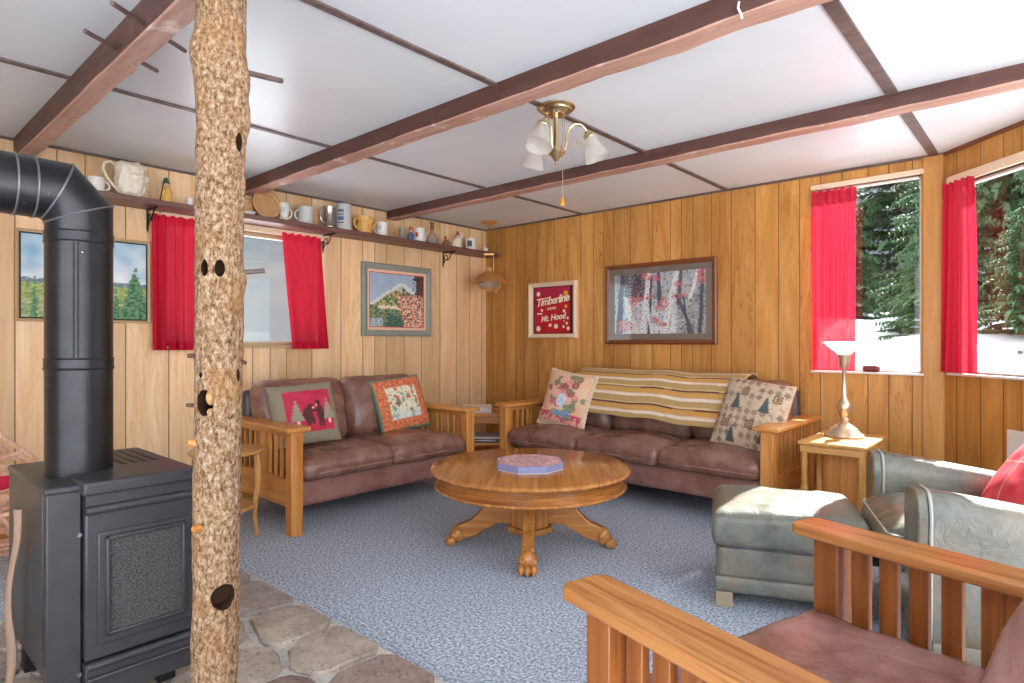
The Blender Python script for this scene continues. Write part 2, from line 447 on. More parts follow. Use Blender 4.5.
def art(name, w, h, nx, ny, fn, mat, parent, loc=(0, 0, 0), rot=(0, 0, 0), depth=0.003):
    """flat print w x h standing in local XZ, facing -Y; colours come from fn(u,v)"""
    vs, fs, cs = [], [], []
    for j in range(ny + 1):
        for i in range(nx + 1):
            u, v = i / nx, j / ny
            vs.append(((u - 0.5) * w, 0, (v - 0.5) * h)); cs.append(fn(u, v))
    for j in range(ny):
        for i in range(nx):
            a = j * (nx + 1) + i; fs.append((a, a + 1, a + nx + 2, a + nx + 1))
    k = len(vs)
    for (u, v) in ((0, 0), (1, 0), (1, 1), (0, 1)):
        vs.append(((u - 0.5) * w, depth, (v - 0.5) * h)); cs.append(fn(u, v))
    c = [0, nx, (ny + 1) * (nx + 1) - 1, ny * (nx + 1)]
    fs += [(k + 3, k + 2, k + 1, k)]
    for i in range(4):
        fs.append((c[i], k + i, k + (i + 1) % 4, c[(i + 1) % 4]) if False else (k + i, k + (i + 1) % 4, c[(i + 1) % 4], c[i]))
    me = bpy.data.meshes.new(name); me.from_pydata(vs, [], fs); me.update(); set_cols(me, cs)
    return link(name, me, mat, parent, loc, rot)
def pillow_mesh(name, w, h, th, fn, n=56, pinch=0.06, back=(0.4, 0.35, 0.3), seed=0.0, back_fn=None):
    """stuffed pillow in local XZ, front to -Y, bottom edge at z=0"""
    vs, fs, cs = [], [], []
    idx = {}
    for side in (0, 1):
        for j in range(n + 1):
            for i in range(n + 1):
                edge = i in (0, n) or j in (0, n)
                if side and edge: idx[(1, i, j)] = idx[(0, i, j)]; continue
                u, v = 2 * i / n - 1, 2 * j / n - 1
                x = u * w / 2 * (1 - pinch * (1 - v * v) * abs(u) ** 2); z = v * h / 2 * (1 - pinch * (1 - u * u) * abs(v) ** 2)
                t = th / 2 * (max(0, 1 - abs(u) ** 2.6) ** 0.55) * (max(0, 1 - abs(v) ** 2.6) ** 0.55)
                t += 0.006 * nz(u * 2.5 + seed, v * 2.5, side * 5) * (1 - u * u) * (1 - v * v)
                y = -t if side == 0 else t
                idx[(side, i, j)] = len(vs); vs.append((x, y, z + h / 2))
                cs.append(fn((u + 1) / 2, (v + 1) / 2) if side == 0 else (back if not back_fn else back_fn((u + 1) / 2, (v + 1) / 2)))
        for j in range(n):
            for i in range(n):
                q = [idx[(side, i, j)], idx[(side, i + 1, j)], idx[(side, i + 1, j + 1)], idx[(side, i, j + 1)]]
                fs.append(q if side == 0 else q[::-1])
    me = bpy.data.meshes.new(name); me.from_pydata(vs, [], fs); me.update(); set_cols(me, cs)
    for p in me.polygons: p.use_smooth = True
    return me

# ------------------------------------------------------------------ camera
CX, CY, CZ = 4.2305, -4.3465, 1.09
cam = bpy.data.cameras.new('camera'); cam.sensor_width = 36; cam.lens = 614 / 1024 * 36
co = bpy.data.objects.new('camera', cam); COL.objects.link(co)
co.location = (CX, CY, CZ); co.rotation_euler = (R(90), 0, R(41.8)); scene.camera = co
cam.clip_start = 0.02; cam.clip_end = 200

# ------------------------------------------------------------------ room shell
S2 = math.sqrt(0.5)
BEND = 3.727; CLEN = 2.4
CEND = (BEND + CLEN * S2, -CLEN * S2)
OUT = [(0, 0), (BEND, 0), CEND, (CEND[0], -6.4), (0, -6.4)]
b = B(); prism(b, OUT[::-1], -0.12, 0.0); struct(finish(b, 'floor', 'carpet', smooth=False))
OUTC = [(-0.1, 0.1), (BEND + 0.04, 0.1), (CEND[0] + 0.07, CEND[1] + 0.07), (CEND[0] + 0.07, -6.4), (-0.1, -6.4)]
b = B(); prism(b, OUTC[::-1], H, H + 0.12); struct(finish(b, 'ceiling', 'ceiling_white', smooth=False))

def wall(name, length, holes, loc, rz, mat, extra=0.0, t=0.10):
    """local X along the wall, room on local -Y"""
    b = B(); xs = 0.0
    for (h0, h1, z0, z1) in sorted(holes):
        box(b, xs, h0, 0, t, 0, H); box(b, h0, h1, 0, t, 0, z0); box(b, h0, h1, 0, t, z1, H); xs = h1
    box(b, xs, length + extra, 0, t, 0, H)
    return struct(finish(b, name, mat, loc=loc, rot=(0, 0, rz), smooth=False))
# wall on the left (window 1), local X = +Y world starting at y=-6.4
WA0 = -6.4
wall('wall_left', 6.4, [(-2.93 - WA0, -1.79 - WA0, 1.06, 1.86)], (0, WA0, 0), R(90), 'panel_lit', 0.1)
wall('wall_back', BEND, [(3.015, 3.610, 0.90, 2.085)], (0, 0, 0), 0, 'panel')
wall('wall_right', CLEN, [(0.05, 1.75, 0.91, 1.985)], (BEND, 0, 0), R(-45), 'panel', 0.0)
b = B(); box(b, 0, 2.6, -0.1, 0, 0, H); struct(finish(b, 'wall_front', 'panel_lit', loc=(0, -6.4, 0), smooth=False))
# casing post where the walls meet beside the two windows, and the dark joint lines
b = B(); box(b, 3.622, 3.722, -0.016, 0, 0, H - 0.012); struct(finish(b, 'trim_1', 'panel', bevel=0.002))

# cornice strips
def strip(name, p0, p1, w, h, z, mat):
    d = Vector((p1[0] - p0[0], p1[1] - p0[1], 0)); L = d.length
    b = B(); box(b, 0, L, -w, 0, 0, h)
    return struct(finish(b, name, mat, loc=(p0[0], p0[1], z), rot=(0, 0, math.atan2(d.y, d.x)), smooth=False))
strip('trim_2', (0, WA0), (0, 0), 0.012, 0.014, H - 0.014, 'batten')
strip('trim_3', (0, 0), (BEND, 0), 0.012, 0.014, H - 0.014, 'batten')
strip('trim_4', (BEND, 0), CEND, 0.012, 0.02, H - 0.02, 'frame_brown')
strip('baseboard_back', (0, 0), (BEND, 0), 0.012, 0.07, 0, 'oak_X')
strip('baseboard_left', (0, WA0), (0, 0), 0.012, 0.07, 0, 'oak_X')
strip('baseboard_right', (BEND, 0), CEND, 0.012, 0.07, 0, 'oak_X')

# ceiling beams: long hewn timbers with uneven lower edges
def beam(name, y0, y1, zb, x1, seed):
    b = B(); n = 150; rings = []
    for i in range(n + 1):
        x = 0.0 + (x1 - 0.0) * i / n
        e = 0.008 * nz(x * 5, seed) + 0.005 * nz(x * 17, seed, 3)
        e2 = 0.010 * nz(x * 6, seed + 9) + 0.006 * nz(x * 19, seed, 7)
        dz = 0.005 * nz(x * 3, seed + 4); ch = 0.006 + 0.004 * nz(x * 9, seed + 2)
        pr = [(y0, H), (y0 + 0.002, zb + ch + dz), (y0 + 0.006 + e * 0.6, zb + dz), (y1 + e2 - 0.01, zb + 0.002 + dz), (y1 + e2 * 0.8, zb + 0.014 + dz), (y1, H)]
        rings.append([b.verts.new((x, y, z)) for y, z in pr])
    for r0, r1 in zip(rings, rings[1:]):
        for k in range(5):
            f = b.faces.new((r0[k], r0[k + 1], r1[k + 1], r1[k])); f.material_index = 1 if k in (1, 2, 3) else 0
    b.faces.new(rings[0]); b.faces.new(rings[-1][::-1])
    return struct(finish(b, name, 'beam_paint', mats=['beam_paint', 'beam_worn_lit'], angle=30))
beam('trim_5', -3.668, -3.583, 2.080, 5.42, 1.0)
beam('trim_6', -2.445, -2.335, 2.106, 5.42, 5.0)
beam('trim_7', -1.195, -1.085, 2.118, 4.85, 11.0)
# battens over the ceiling panel joints
k = 8
for x, w in ((1.16, 0.028), (2.43, 0.030), (3.675, 0.046)):
    for y0, y1 in ((-6.4, -3.67), (-3.583, -2.445), (-2.335, -1.195), (-1.085, -0.012)):
        b = B(); box(b, x - w / 2, x + w / 2, y0, y1, H - 0.009, H); struct(finish(b, 'trim_%d' % k, 'batten', smooth=False)); k += 1

# ------------------------------------------------------------------ windows
def window(name, w, z0, z1, loc, rz, fr=0.028, sill=True, frame='white_paint', head=0.04, mull=()):
    """local X along the wall (0..w), room on -Y"""
    root = empty(name, loc, rz, kind='structure')
    b = B()
    for (x0, x1, a, c) in ((0, fr, z0, z1), (w - fr, w, z0, z1), (0, w, z0, z0 + fr), (0, w, z1 - fr, z1)):
        box(b, x0, x1, 0.03, 0.07, a, c)
    for m in mull: box(b, m - 0.012, m + 0.012, 0.035, 0.065, z0, z1)
    finish(b, 'window_frame', frame, root, bevel=0.003)
    b = B(); box(b, fr, w - fr, 0.048, 0.053, z0 + fr, z1 - fr); finish(b, 'pane', 'window_glass', root, smooth=False)
    b = B(); box(b, -0.015, w + 0.015, -0.022, 0.03, z0 - 0.014, z0); finish(b, 'window_sill', frame, root, bevel=0.003)
    b = B(); box(b, -0.015, w + 0.015, -0.02, 0.03, z1, z1 + head); finish(b, 'head_casing', 'frame_cream', root, bevel=0.003)
    return root
window('window_1', 1.14, 1.06, 1.86, (0, -2.93, 0), R(90), head=0.045, frame='frame_thin')
window('window_2', 0.595, 0.90, 2.085, (3.015, 0, 0), 0, fr=0.012, head=0.03)
window('window_3', 1.70, 0.91, 1.985, (BEND + 0.05 * S2, -0.05 * S2, 0), R(-45), fr=0.014, head=0.05, mull=(1.0,))

def curtain(name, label, wt, wb, off, z0, z1, loc, rz, folds=7, seed=0.0, group=None, amp=0.016, flare=0.0, mat='curtain_red'):
    n, m = folds * 12, 44; vs, fs = [], []
    for j in range(m + 1):
        t = j / m
        for i in range(n + 1):
            s = i / n
            w = wt + (wb - wt) * t ** 0.8
            ph = s * folds * 2 * PI + 1.6 * nz(s * 4 + seed, 0) + 0.9 * t * nz(s * 3, seed + 4)
            gather = 1.0
            if t < 0.08: a = 0.55
            else: a = 0.6 + 0.6 * t
            y = -amp * a * math.sin(ph) * (0.75 + 0.5 * nz(s * 5, t * 1.5, seed))
            if t < 0.09: y += -0.004 * math.sin(ph * 2.3)
            if 0.075 < t < 0.10: y += 0.006
            x = off * t ** 1.1 + s * w + 0.006 * math.sin(ph * 0.5 + t * 2) * t
            z = z1 - (z1 - z0) * t + (0.004 * math.sin(ph * 1.0) if t == 0 else 0) + flare * s * t
            vs.append((x, y, z))
    for j in range(m):
        for i in range(n):
            a = j * (n + 1) + i; fs.append((a, a + 1, a + n + 2, a + n + 1))
    me = bpy.data.meshes.new(name); me.from_pydata(vs, [], fs); me.update()
    for p in me.polygons: p.use_smooth = True
    o = link(name, me, mat, None, loc, (0, 0, rz))
    tag(o, label, 'curtain', group); return o
curtain('curtain', 'red gathered curtain hanging between the stove pipe and the log post', 0.27, 0.27, 0.0, 1.035, 1.88, (0.05, -3.005, 0), R(90), 5, 1.0, amp=0.026, mat='curtain_thick')
curtain('curtain', 'red gathered curtain slanting outward at the window beside the mountain village painting', 0.31, 0.31, 0.075, 1.035, 1.875, (0.05, -2.155, 0), R(90), 5, 4.0, amp=0.026, mat='curtain_thick')
curtain('curtain', 'sheer red curtain at the window behind the table lamp', 0.262, 0.25, 0.0, 0.905, 2.065, (3.013, -0.04, 0), 0, 6, 9.0, amp=0.022)
curtain('curtain', 'red curtain at the angled window beyond the grey armchair', 0.22, 0.25, -0.01, 0.915, 1.99, (BEND + 0.04 * S2 - 0.03, -0.04 * S2 - 0.03, 0), R(-45), 5, 13.0, amp=0.024)

# ------------------------------------------------------------------ outdoors
b = B(); n = 130
gv = [[b.verts.new((-26 + 52 * i / n, -26 + 52 * j / n, -0.35)) for i in range(n + 1)] for j in range(n + 1)]
for j in range(n):
    for i in range(n): b.faces.new((gv[j][i], gv[j][i + 1], gv[j + 1][i + 1], gv[j + 1][i]))
for v in b.verts:
    x, y = v.co.x, v.co.y
    d = max(0, y - 1 - max(0, -x) * 0.8)
    bank = min(1, d / 2.2); v.co.z += 1.45 * bank * bank * (3 - 2 * bank) + 0.05 * d + min(1, d / 2) * (0.22 * nz(x * 0.5, y * 0.5) + 0.14 * nz(x * 1.3, y * 1.3, 4))
struct(finish(b, 'ground', 'snow'))
def conifer_meshes(seed, h, w):
    r = random.Random(seed)
    b = B(); tube(b, [(0, 0, -0.6), (0.02, 0, h * 0.5), (0, 0, h * 0.97)], [0.11, 0.07, 0.015], 8)
    trunk = bpy.data.meshes.new('trunk'); bmesh.ops.recalc_face_normals(b, faces=b.faces); b.to_mesh(trunk); b.free(); trunk.materials.append(M['trunk'])
    vs, fs = [], []
    z = 0.25
    while z < h * 0.98:
        k = (1 - z / h)
        L = w * (0.12 + k ** 0.85)
        for q in range(8):
            an = r.uniform(0, 2 * PI); ln = L * r.uniform(0.65, 1.1); dr = r.uniform(0.1, 0.45)
            dx, dy = math.cos(an), math.sin(an)
            steps = max(4, int(ln / 0.07))
            for s in range(steps):
                t = (s + 0.6) / steps
                px, py, pz = dx * ln * t, dy * ln * t, z - dr * ln * t * t + 0.1 * ln * t
                wd = 0.26 * (1.05 - t) * min(1, ln)
                for side in (-1, 1):
                    for m in range(4):
                        l2 = (0.04 + 0.75 * wd) * r.uniform(0.6, 1.3)
                        a2 = an + side * r.uniform(0.6, 1.2)
                        ex, ey = math.cos(a2) * l2, math.sin(a2) * l2
                        nxx, nyy = -math.sin(a2) * 0.009, math.cos(a2) * 0.009
                        dz = r.uniform(-0.12, 0.0); i0 = len(vs)
                        vs += [(px - nxx, py - nyy, pz), (px + nxx, py + nyy, pz - 0.01), (px + ex * 0.6 + nxx * 1.6, py + ey * 0.6 + nyy * 1.6, pz + dz * 0.4 - 0.02), (px + ex, py + ey, pz + dz), (px + ex * 0.6 - nxx * 1.6, py + ey * 0.6 - nyy * 1.6, pz + dz * 0.4 + 0.02)]
                        fs.append(tuple(range(i0, i0 + 5)))
        z += 0.15
    crown = bpy.data.meshes.new('crown'); crown.from_pydata(vs, [], fs); crown.update()
    return trunk, crown
T1 = conifer_meshes(3, 5.0, 1.25); T2 = conifer_meshes(8, 4.4, 1.4)
c1 = T1[1]; c1.materials.append(M['needles']); T2[1].materials.append(M['needles'])
def tree(x, y, z, s, kind, label, group):
    t = empty('conifer_tree', (x, y, z), rnd.uniform(0, 6), label, 'tree', group); t.scale = (s, s, s)
    for nm, me in zip(('trunk', 'crown'), (T1, T2)[kind]):
        o = bpy.data.objects.new(nm, me); COL.objects.link(o); o.parent = t
for i, (x, y, s, kd) in enumerate(((3.05, 5.3, 0.72, 0), (0.9, 7.0, 1.0, 1), (4.4, 5.6, 0.8, 1), (1.9, 9.6, 1.35, 0), (5.9, 6.6, 0.95, 0), (3.6, 8.4, 1.2, 1), (-1.0, 9.6, 1.2, 0), (5.2, 9.6, 1.4, 1), (3.22, 3.5, 0.5, 0), (3.95, 3.2, 0.45, 1))):
    tree(x, y, 1.0 + 0.05 * y - (0.25 if s > 0.6 else 0.75), s, kd, 'green conifer outside in the snow behind the two windows right of the birch picture', 'conifers outside the right windows')

# ------------------------------------------------------------------ log post
PX, PY = 2.508, -3.633
def build_post():
    b = B(); seg, n = 72, 250; zt = 2.098; rings = []
    phi0 = math.atan2(CY - PY, CX - PX)
    knots = [(phi0 - 1.0, 1.86, 0.022, 0.075, 0.6), (phi0 + 0.9, 1.80, 0.020, 0.06, 0.5), (phi0 + 1.35, 1.70, 0.012, 0.05, 0.4),
             (phi0 - 0.2, 1.86, 0.012, 0.06, 0.8), (phi0 + 1.3, 1.26, 0.010, 0.03, 0.3), (phi0 - 0.5, 1.28, 0.006, 0.04, 0.5), (phi0 + 0.3, 0.38, 0.006, 0.05, 0.5)]
    for i in range(n + 1):
        z = 0.0415 + (zt - 0.0415) * i / n; ring = []
        r0 = 0.0595 - 0.002 * math.cos(z * 1.5)
        sl_ = 0.0135 * (z - 0.75); ox = 0.003 * math.sin(z * 2.1) + 0.7455 * sl_; oy = 0.002 * math.sin(z * 1.3 + 1) + 0.6665 * sl_
        for k in range(seg):
            an = 2 * PI * k / seg
            cx_, sy_ = math.cos(an), math.sin(an)
            rough = 1.0 if z > 0.22 + 0.1 * nz(an, 3) or abs(((an - phi0 + PI) % (2 * PI)) - PI + 0.4) > 0.7 else 0.2
            d = 0.0035 * nz(cx_ * 2.2, sy_ * 2.2, z * 4) + rough * (0.0035 * nz(cx_ * 7, sy_ * 7, z * 11) + 0.0022 * nz(cx_ * 16, sy_ * 16, z * 24))
            for (ka, kz, kh, ks, kw) in knots:
                da = ((an - ka + PI) % (2 * PI)) - PI
                d += kh * math.exp(-(da / kw) ** 2 - ((z - kz) / ks) ** 2)
            r = r0 + d
            ring.append(b.verts.new((ox + r * cx_, oy + r * sy_, z)))
        rings.append(ring)
    for r0, r1 in zip(rings, rings[1:]):
        for k in range(seg): b.faces.new((r0[k], r0[(k + 1) % seg], r1[(k + 1) % seg], r1[k]))
    b.faces.new(rings[0][::-1]); b.faces.new(rings[-1])
    root = empty('log_post', (PX, PY, 0), 0, 'rough bark log post from stone hearth up to ceiling beam beside stove', 'post')
    log = finish(b, 'log', 'bark', root, angle=80)
    # hewn holes cut into the log
    c = B()
    def hole(dx_px, z, rw, rh, depth):
        an = phi0 + math.asin(max(-1, min(1, dx_px / 25.0)))
        d = Vector((math.cos(an), math.sin(an), 0)); t = Vector((-d.y, d.x, 0))
        vs0, vs1 = [], []
        for k in range(20):
            a = 2 * PI * k / 20
            p = t * rw * math.cos(a) + Vector((0, 0, rh * math.sin(a) + z))
            vs0.append(c.verts.new(p + d * (0.058 - depth))); vs1.append(c.verts.new(p * 1.0 + d * 0.12))
        c.faces.new(vs0[::-1]); c.faces.new(vs1)
        for k in range(20): c.faces.new((vs0[k], vs0[(k + 1) % 20], vs1[(k + 1) % 20], vs1[k]))
    zz = lambda y: 1.09 + (341.5 - y) * 1.62 / 614
    hole(-12.5, zz(403), 0.024, 0.035, 0.075); hole(8, zz(600), 0.032, 0.034, 0.05)
    hole(-11, zz(268), 0.010, 0.022, 0.03); hole(3, zz(268), 0.013, 0.023, 0.03)
    hole(19, zz(137), 0.012, 0.026, 0.025); hole(20, zz(376), 0.008, 0.018, 0.02); hole(-16, zz(375), 0.006, 0.008, 0.02)
    cut = finish(c, 'cutter', 'hole_dark', root, smooth=False)
    md = log.modifiers.new('cut', 'BOOLEAN'); md.operation = 'DIFFERENCE'; md.object = cut; md.solver = 'EXACT'; md.material_mode = 'TRANSFER'
    dg = bpy.context.evaluated_depsgraph_get(); me = bpy.data.meshes.new_from_object(log.evaluated_get(dg))
    log.modifiers.clear(); log.data = me
    bpy.data.objects.remove(cut, do_unlink=True)
    # stubs, the plug of wood in the round hole
    def stub(dx_px, y_px, L, r, tilt, mat='oak_X'):
        an = phi0 + math.asin(max(-1, min(1, dx_px / 25.0))); d = Vector((math.cos(an), math.sin(an), tilt)).normalized()
        p0 = Vector((0, 0, zz(y_px))) + d * 0.045
        b = B(); tube(b, [p0, p0 + d * (0.02 + L * 0.5), p0 + d * (0.02 + L)], [r * 1.25, r, r * 0.8], 9)
        finish(b, 'branch_stub', mat, root)
    stub(-24, 451, 0.012, 0.010, 0.3); stub(-18, 531, 0.012, 0.009, 0.1); stub(-25, 409, 0.010, 0.005, 0.1, 'trunk')
    stub(24, 358, 0.014, 0.006, -0.2, 'trunk'); stub(24, 285, 0.010, 0.007, 0.1, 'trunk'); stub(22, 101, 0.012, 0.008, 0.2); stub(-25, 356, 0.006, 0.006, 0, 'trunk')
    an = phi0 + math.asin(-9.0 / 25); d = Vector((math.cos(an), math.sin(an), 0))
    b = B(); ball(b, d * 0.034 + Vector((0, 0, zz(398))), 0.016, 12, s=(0.8, 0.9, 1.4)); ball(b, d * 0.038 + Vector((0, 0, zz(413))), 0.010, 10, s=(1, 1, 1))
    finish(b, 'wood_plug', 'ceramic_tan', root)
    # short peg driven into the log, pointing at the window
    b = B(); p0 = Vector((0.028, 0.040, zz(270))); tube(b, [p0, p0 + Vector((0.031, 0.068, 0.010))], [0.0068, 0.0068], 8)
    finish(b, 'peg', 'batten', root, bevel=0.001)
build_post()

# pegs through the ceiling beam
def ptd(px, py, t):
    u = (px - 512) / 614; v = (341.5 - py) / 614
    return Vector((CX + t * (-0.6665 + 0.7455 * u), CY + t * (0.7455 + 0.6665 * u), CZ + t * v))
def ray_y(px, py, y):
    u = (px - 512) / 614; return ptd(px, py, (y - CY) / (0.7455 + 0.6665 * u))
def ray_x(px, py, x):
    u = (px - 512) / 614; return ptd(px, py, (x - CX) / (-0.6665 + 0.7455 * u))
for (pa, ya), (pb, yb), lb in (
    (((112, 3), -3.78), ((185, 51), -3.49), 'wooden dowel peg through the left ceiling beam, the one nearer the log post'),
    (((85, 31), -3.78), ((157, 71), -3.49), 'wooden dowel peg through the left ceiling beam, the one nearer the wall'),
    (((240, 71), -3.57), ((282, 81), -3.43), 'thin wooden peg sticking out behind the top of the log post')):
    a, c = ray_y(pa[0], pa[1], ya), ray_y(pb[0], pb[1], yb)
    b = B(); tube(b, [a, c], 0.008, 10)
    tag(finish(b, 'dowel_peg', 'batten', bevel=0.001), lb, 'peg', 'pegs in the left ceiling beam')

# ------------------------------------------------------------------ hearth
def hearth():
    root = empty('stone_hearth', (0, 0, 0), 0, 'flat flagstone hearth with pale mortar joints under the black stove', 'hearth')
    x0, x1, y0, y1 = 1.22, 3.05, -4.75, -3.05
    b = B(); n = 60; edge = []
    for i in range(n + 1): edge.append((x0 + (x1 - x0) * i / n, y1 + 0.025 * nz(i * 0.21, 1) + 0.012 * nz(i * 0.6, 2)))
    pts = [(x0, y0), (x1, y0)] + edge[::-1]
    prism(b, pts, 0.001, 0.022); finish(b, 'mortar_bed', 'mortar', root, bevel=0.004, smooth=False)
    r = random.Random(21); seeds = []
    for j in range(6):
        for i in range(6):
            seeds.append((x0 + (x1 - x0) * (i + 0.5 + (0.25 if j % 2 else -0.15) + r.uniform(-0.22, 0.22)) / 6, y0 + (y1 - y0) * (j + 0.5 + r.uniform(-0.22, 0.22)) / 6))
    def clip(poly, p, nrm):
        out = []
        for i in range(len(poly)):
            a, c = poly[i], poly[(i + 1) % len(poly)]
            da = (a[0] - p[0]) * nrm[0] + (a[1] - p[1]) * nrm[1]; dc = (c[0] - p[0]) * nrm[0] + (c[1] - p[1]) * nrm[1]
            if da <= 0: out.append(a)
            if (da < 0) != (dc < 0):
                t = da / (da - dc); out.append((a[0] + (c[0] - a[0]) * t, a[1] + (c[1] - a[1]) * t))
        return out
    for i, s in enumerate(seeds):
        poly = [(x0 + .01, y0 + .01), (x1 - .01, y0 + .01), (x1 - .01, y1 - .012), (x0 + .01, y1 - .012)]
        for k, q in enumerate(seeds):
            if k == i: continue
            dx, dy = q[0] - s[0], q[1] - s[1]; L = math.hypot(dx, dy)
            if L > 1.2: continue
            m = ((s[0] + q[0]) / 2 - dx / L * 0.014, (s[1] + q[1]) / 2 - dy / L * 0.014)
            poly = clip(poly, m, (dx / L, dy / L))
            if len(poly) < 3: break
        if len(poly) < 3: continue
        # round the corners (Chaikin) and roughen
        for _ in range(1):
            o = []
            for a, c in zip(poly, poly[1:] + poly[:1]):
                o += [(a[0] * .86 + c[0] * .14, a[1] * .86 + c[1] * .14), (a[0] * .14 + c[0] * .86, a[1] * .14 + c[1] * .86)]
            poly = o
        den = []
        for a, c in zip(poly, poly[1:] + poly[:1]):
            m = max(1, int(math.hypot(c[0] - a[0], c[1] - a[1]) / 0.03))
            den += [(a[0] + (c[0] - a[0]) * t / m, a[1] + (c[1] - a[1]) * t / m) for t in range(m)]
        poly = [(x + 0.006 * nz(x * 18, y * 18, i), y + 0.006 * nz(x * 18, y * 18, i + 40)) for x, y in den]
        b = B(); cx_ = sum(p[0] for p in poly) / len(poly); cy_ = sum(p[1] for p in poly) / len(poly)
        rings = []
        for sc, z in ((1.0, 0.015), (1.0, 0.030), (0.965, 0.038), (0.7, 0.040), (0.35, 0.041)):
            rings.append([b.verts.new((cx_ + (x - cx_) * sc, cy_ + (y - cy_) * sc, z + 0.003 * nz(x * 7, y * 7, sc * 3 + i))) for x, y in poly])
        for r0, r1 in zip(rings, rings[1:]):
            for q in range(len(poly)): b.faces.new((r0[q], r0[(q + 1) % len(poly)], r1[(q + 1) % len(poly)], r1[q]))
        b.faces.new(rings[-1]); b.faces.new(rings[0][::-1])
        finish(b, 'flagstone', ('stone_grey', 'stone_pink', 'stone_tan', 'stone_grey')[(i * 7 + i // 3) % 4], root, angle=50)
hearth()

# ------------------------------------------------------------------ stove
def stove():
    root = empty('wood_stove', (1.72, -3.953, 0.0415), 0, 'black freestanding heating stove with textured door panel on stone hearth', 'stove')
    D, W, T = 0.475, 0.362, 0.655                      # x to the front, y to the right, z up (root at hearth level)
    b = B()
    box(b, 0.0, D - 0.01, 0.012, W, 0.10, T - 0.022); finish(b, 'body', 'stove_black', root, bevel=0.006)
    b = B(); box(b, -0.01, D - 0.035, 0.0, 0.012, 0.155, T - 0.005); finish(b, 'side_panel', 'stove_black', root, bevel=0.003)
    b = B(); box(b, D - 0.012, D + 0.012, 0.0, 0.080, 0.02, T - 0.02); finish(b, 'corner_panel', 'stove_black', root, bevel=0.004)
    for z in (T - 0.14, 0.13):
        b = B(); tube(b, [(D + 0.010, 0.073, z), (D + 0.022, 0.073, z)], [0.007, 0.006], 10); finish(b, 'bolt', 'bolt', root)
    # top plate with the raised front lid
    b = B(); box(b, -0.015, D + 0.012, -0.004, W + 0.005, T - 0.022, T - 0.004); finish(b, 'top_plate', 'stove_black', root, bevel=0.006)
    b = B(); pts = [(D + 0.052, 0.075), (D + 0.052, W + 0.012), (-0.02, W + 0.012), (-0.02, 0.13), (0.30, 0.13), (0.36, 0.075)]
    prism(b, pts[::-1], T - 0.032, T + 0.006); lid = finish(b, 'lid', 'stove_black', root, bevel=0.008, seg=3)
    b = B()
    for k in range(7):
        y = 0.140 + 0.030 * k
        x0, x1 = (0.02, 0.30) if k >= 3 else (0.02, 0.15)
        box(b, x0, x1, y, y + 0.019, T + 0.001, T + 0.0072)
    finish(b, 'grate_slots', 'stove_dark', lid, bevel=0.003)
    # front door with its mouldings
    fx = D + 0.012
    b = B(); box(b, fx - 0.02, fx + 0.018, 0.084, W + 0.005, 0.16, T - 0.05)
    finish(b, 'door', 'stove_black', root, bevel=0.006); door = bpy.context.scene.objects['door'] if 'door' in bpy.data.objects else None
    dr = bpy.data.objects['door']
    b = B(); box(b, fx + 0.016, fx + 0.026, 0.112, W - 0.0, 0.20, T - 0.14); 
    finish(b, 'door_frame', 'stove_black', dr, bevel=0.004)
    b = B()
    z0, z1, ya, yb = 0.235, T - 0.165, 0.142, W - 0.032
    for (a, c, e, f) in ((ya - 0.012, ya, z0 - 0.012, z1 + 0.012), (yb, yb + 0.012, z0 - 0.012, z1 + 0.012), (ya - 0.012, yb + 0.012, z0 - 0.012, z0), (ya - 0.012, yb + 0.012, z1, z1 + 0.012)):
        box(b, fx + 0.024, fx + 0.036, a, c, e, f)
    finish(b, 'door_moulding', 'stove_black', dr, bevel=0.004)
    b = B(); box(b, fx + 0.02, fx + 0.029, ya, yb, z0, z1); finish(b, 'screen', 'stove_screen', dr)
    b = B()
    tube(b, [(fx + 0.022, 0.084, T - 0.075), (fx + 0.022, W + 0.006, T - 0.075)], 0.013, 12)
    box(b, fx, fx + 0.024, 0.084, W + 0.006, T - 0.062, T - 0.03)
    finish(b, 'top_moulding', 'stove_black', root)
    b = B(); box(b, fx - 0.02, fx + 0.03, 0.082, W + 0.006, 0.055, 0.155)
    tube(b, [(fx + 0.03, 0.084, 0.15), (fx + 0.03, W + 0.006, 0.15)], 0.011, 12); tube(b, [(fx + 0.034, 0.084, 0.115), (fx + 0.034, W + 0.006, 0.115)], 0.007, 10)
    finish(b, 'base_moulding', 'stove_black', root, bevel=0.004)
    for x in (0.05, D - 0.05):
        for y in (0.05, W - 0.05):
            b = B(); box(b, x - 0.025, x + 0.025, y - 0.025, y + 0.025, 0.0, 0.11); finish(b, 'leg', 'stove_dark', root, bevel=0.004)
    # flue
    px, py = 0.28, 0.123
    r = 0.087
    pipe = B(); P3 = [(px, py, T - 0.01), (px, py, 1.435), (px, py - 0.057, 1.497), (px, py - 1.9, 1.535)]
    tube(pipe, P3, r, 40, miter=True); po = finish(pipe, 'stove_pipe', 'pipe_black', root, angle=25)
    b = B()
    def ring(z, rr=0.0035): tube(b, [(px + (r + 0.0005) * math.cos(2 * PI * k / 48), py + (r + 0.0005) * math.sin(2 * PI * k / 48), z) for k in range(48)], rr, 6, closed=True)
    ring(0.967, 0.004); ring(0.997, 0.003); lathe(b, [(r, 0.967), (r + 0.002, 0.967), (r + 0.002, 0.997), (r, 0.997)], (px, py, 0), 48); finish(b, 'pipe_collar', 'pipe_black', po); b = B()
    ring(1.345, 0.003); ring(1.375, 0.003); lathe(b, [(r, 1.345), (r + 0.002, 1.345), (r + 0.002, 1.375), (r, 1.375)], (px, py, 0), 48)
    finish(b, 'pipe_collar', 'pipe_black', po)
    b = B()
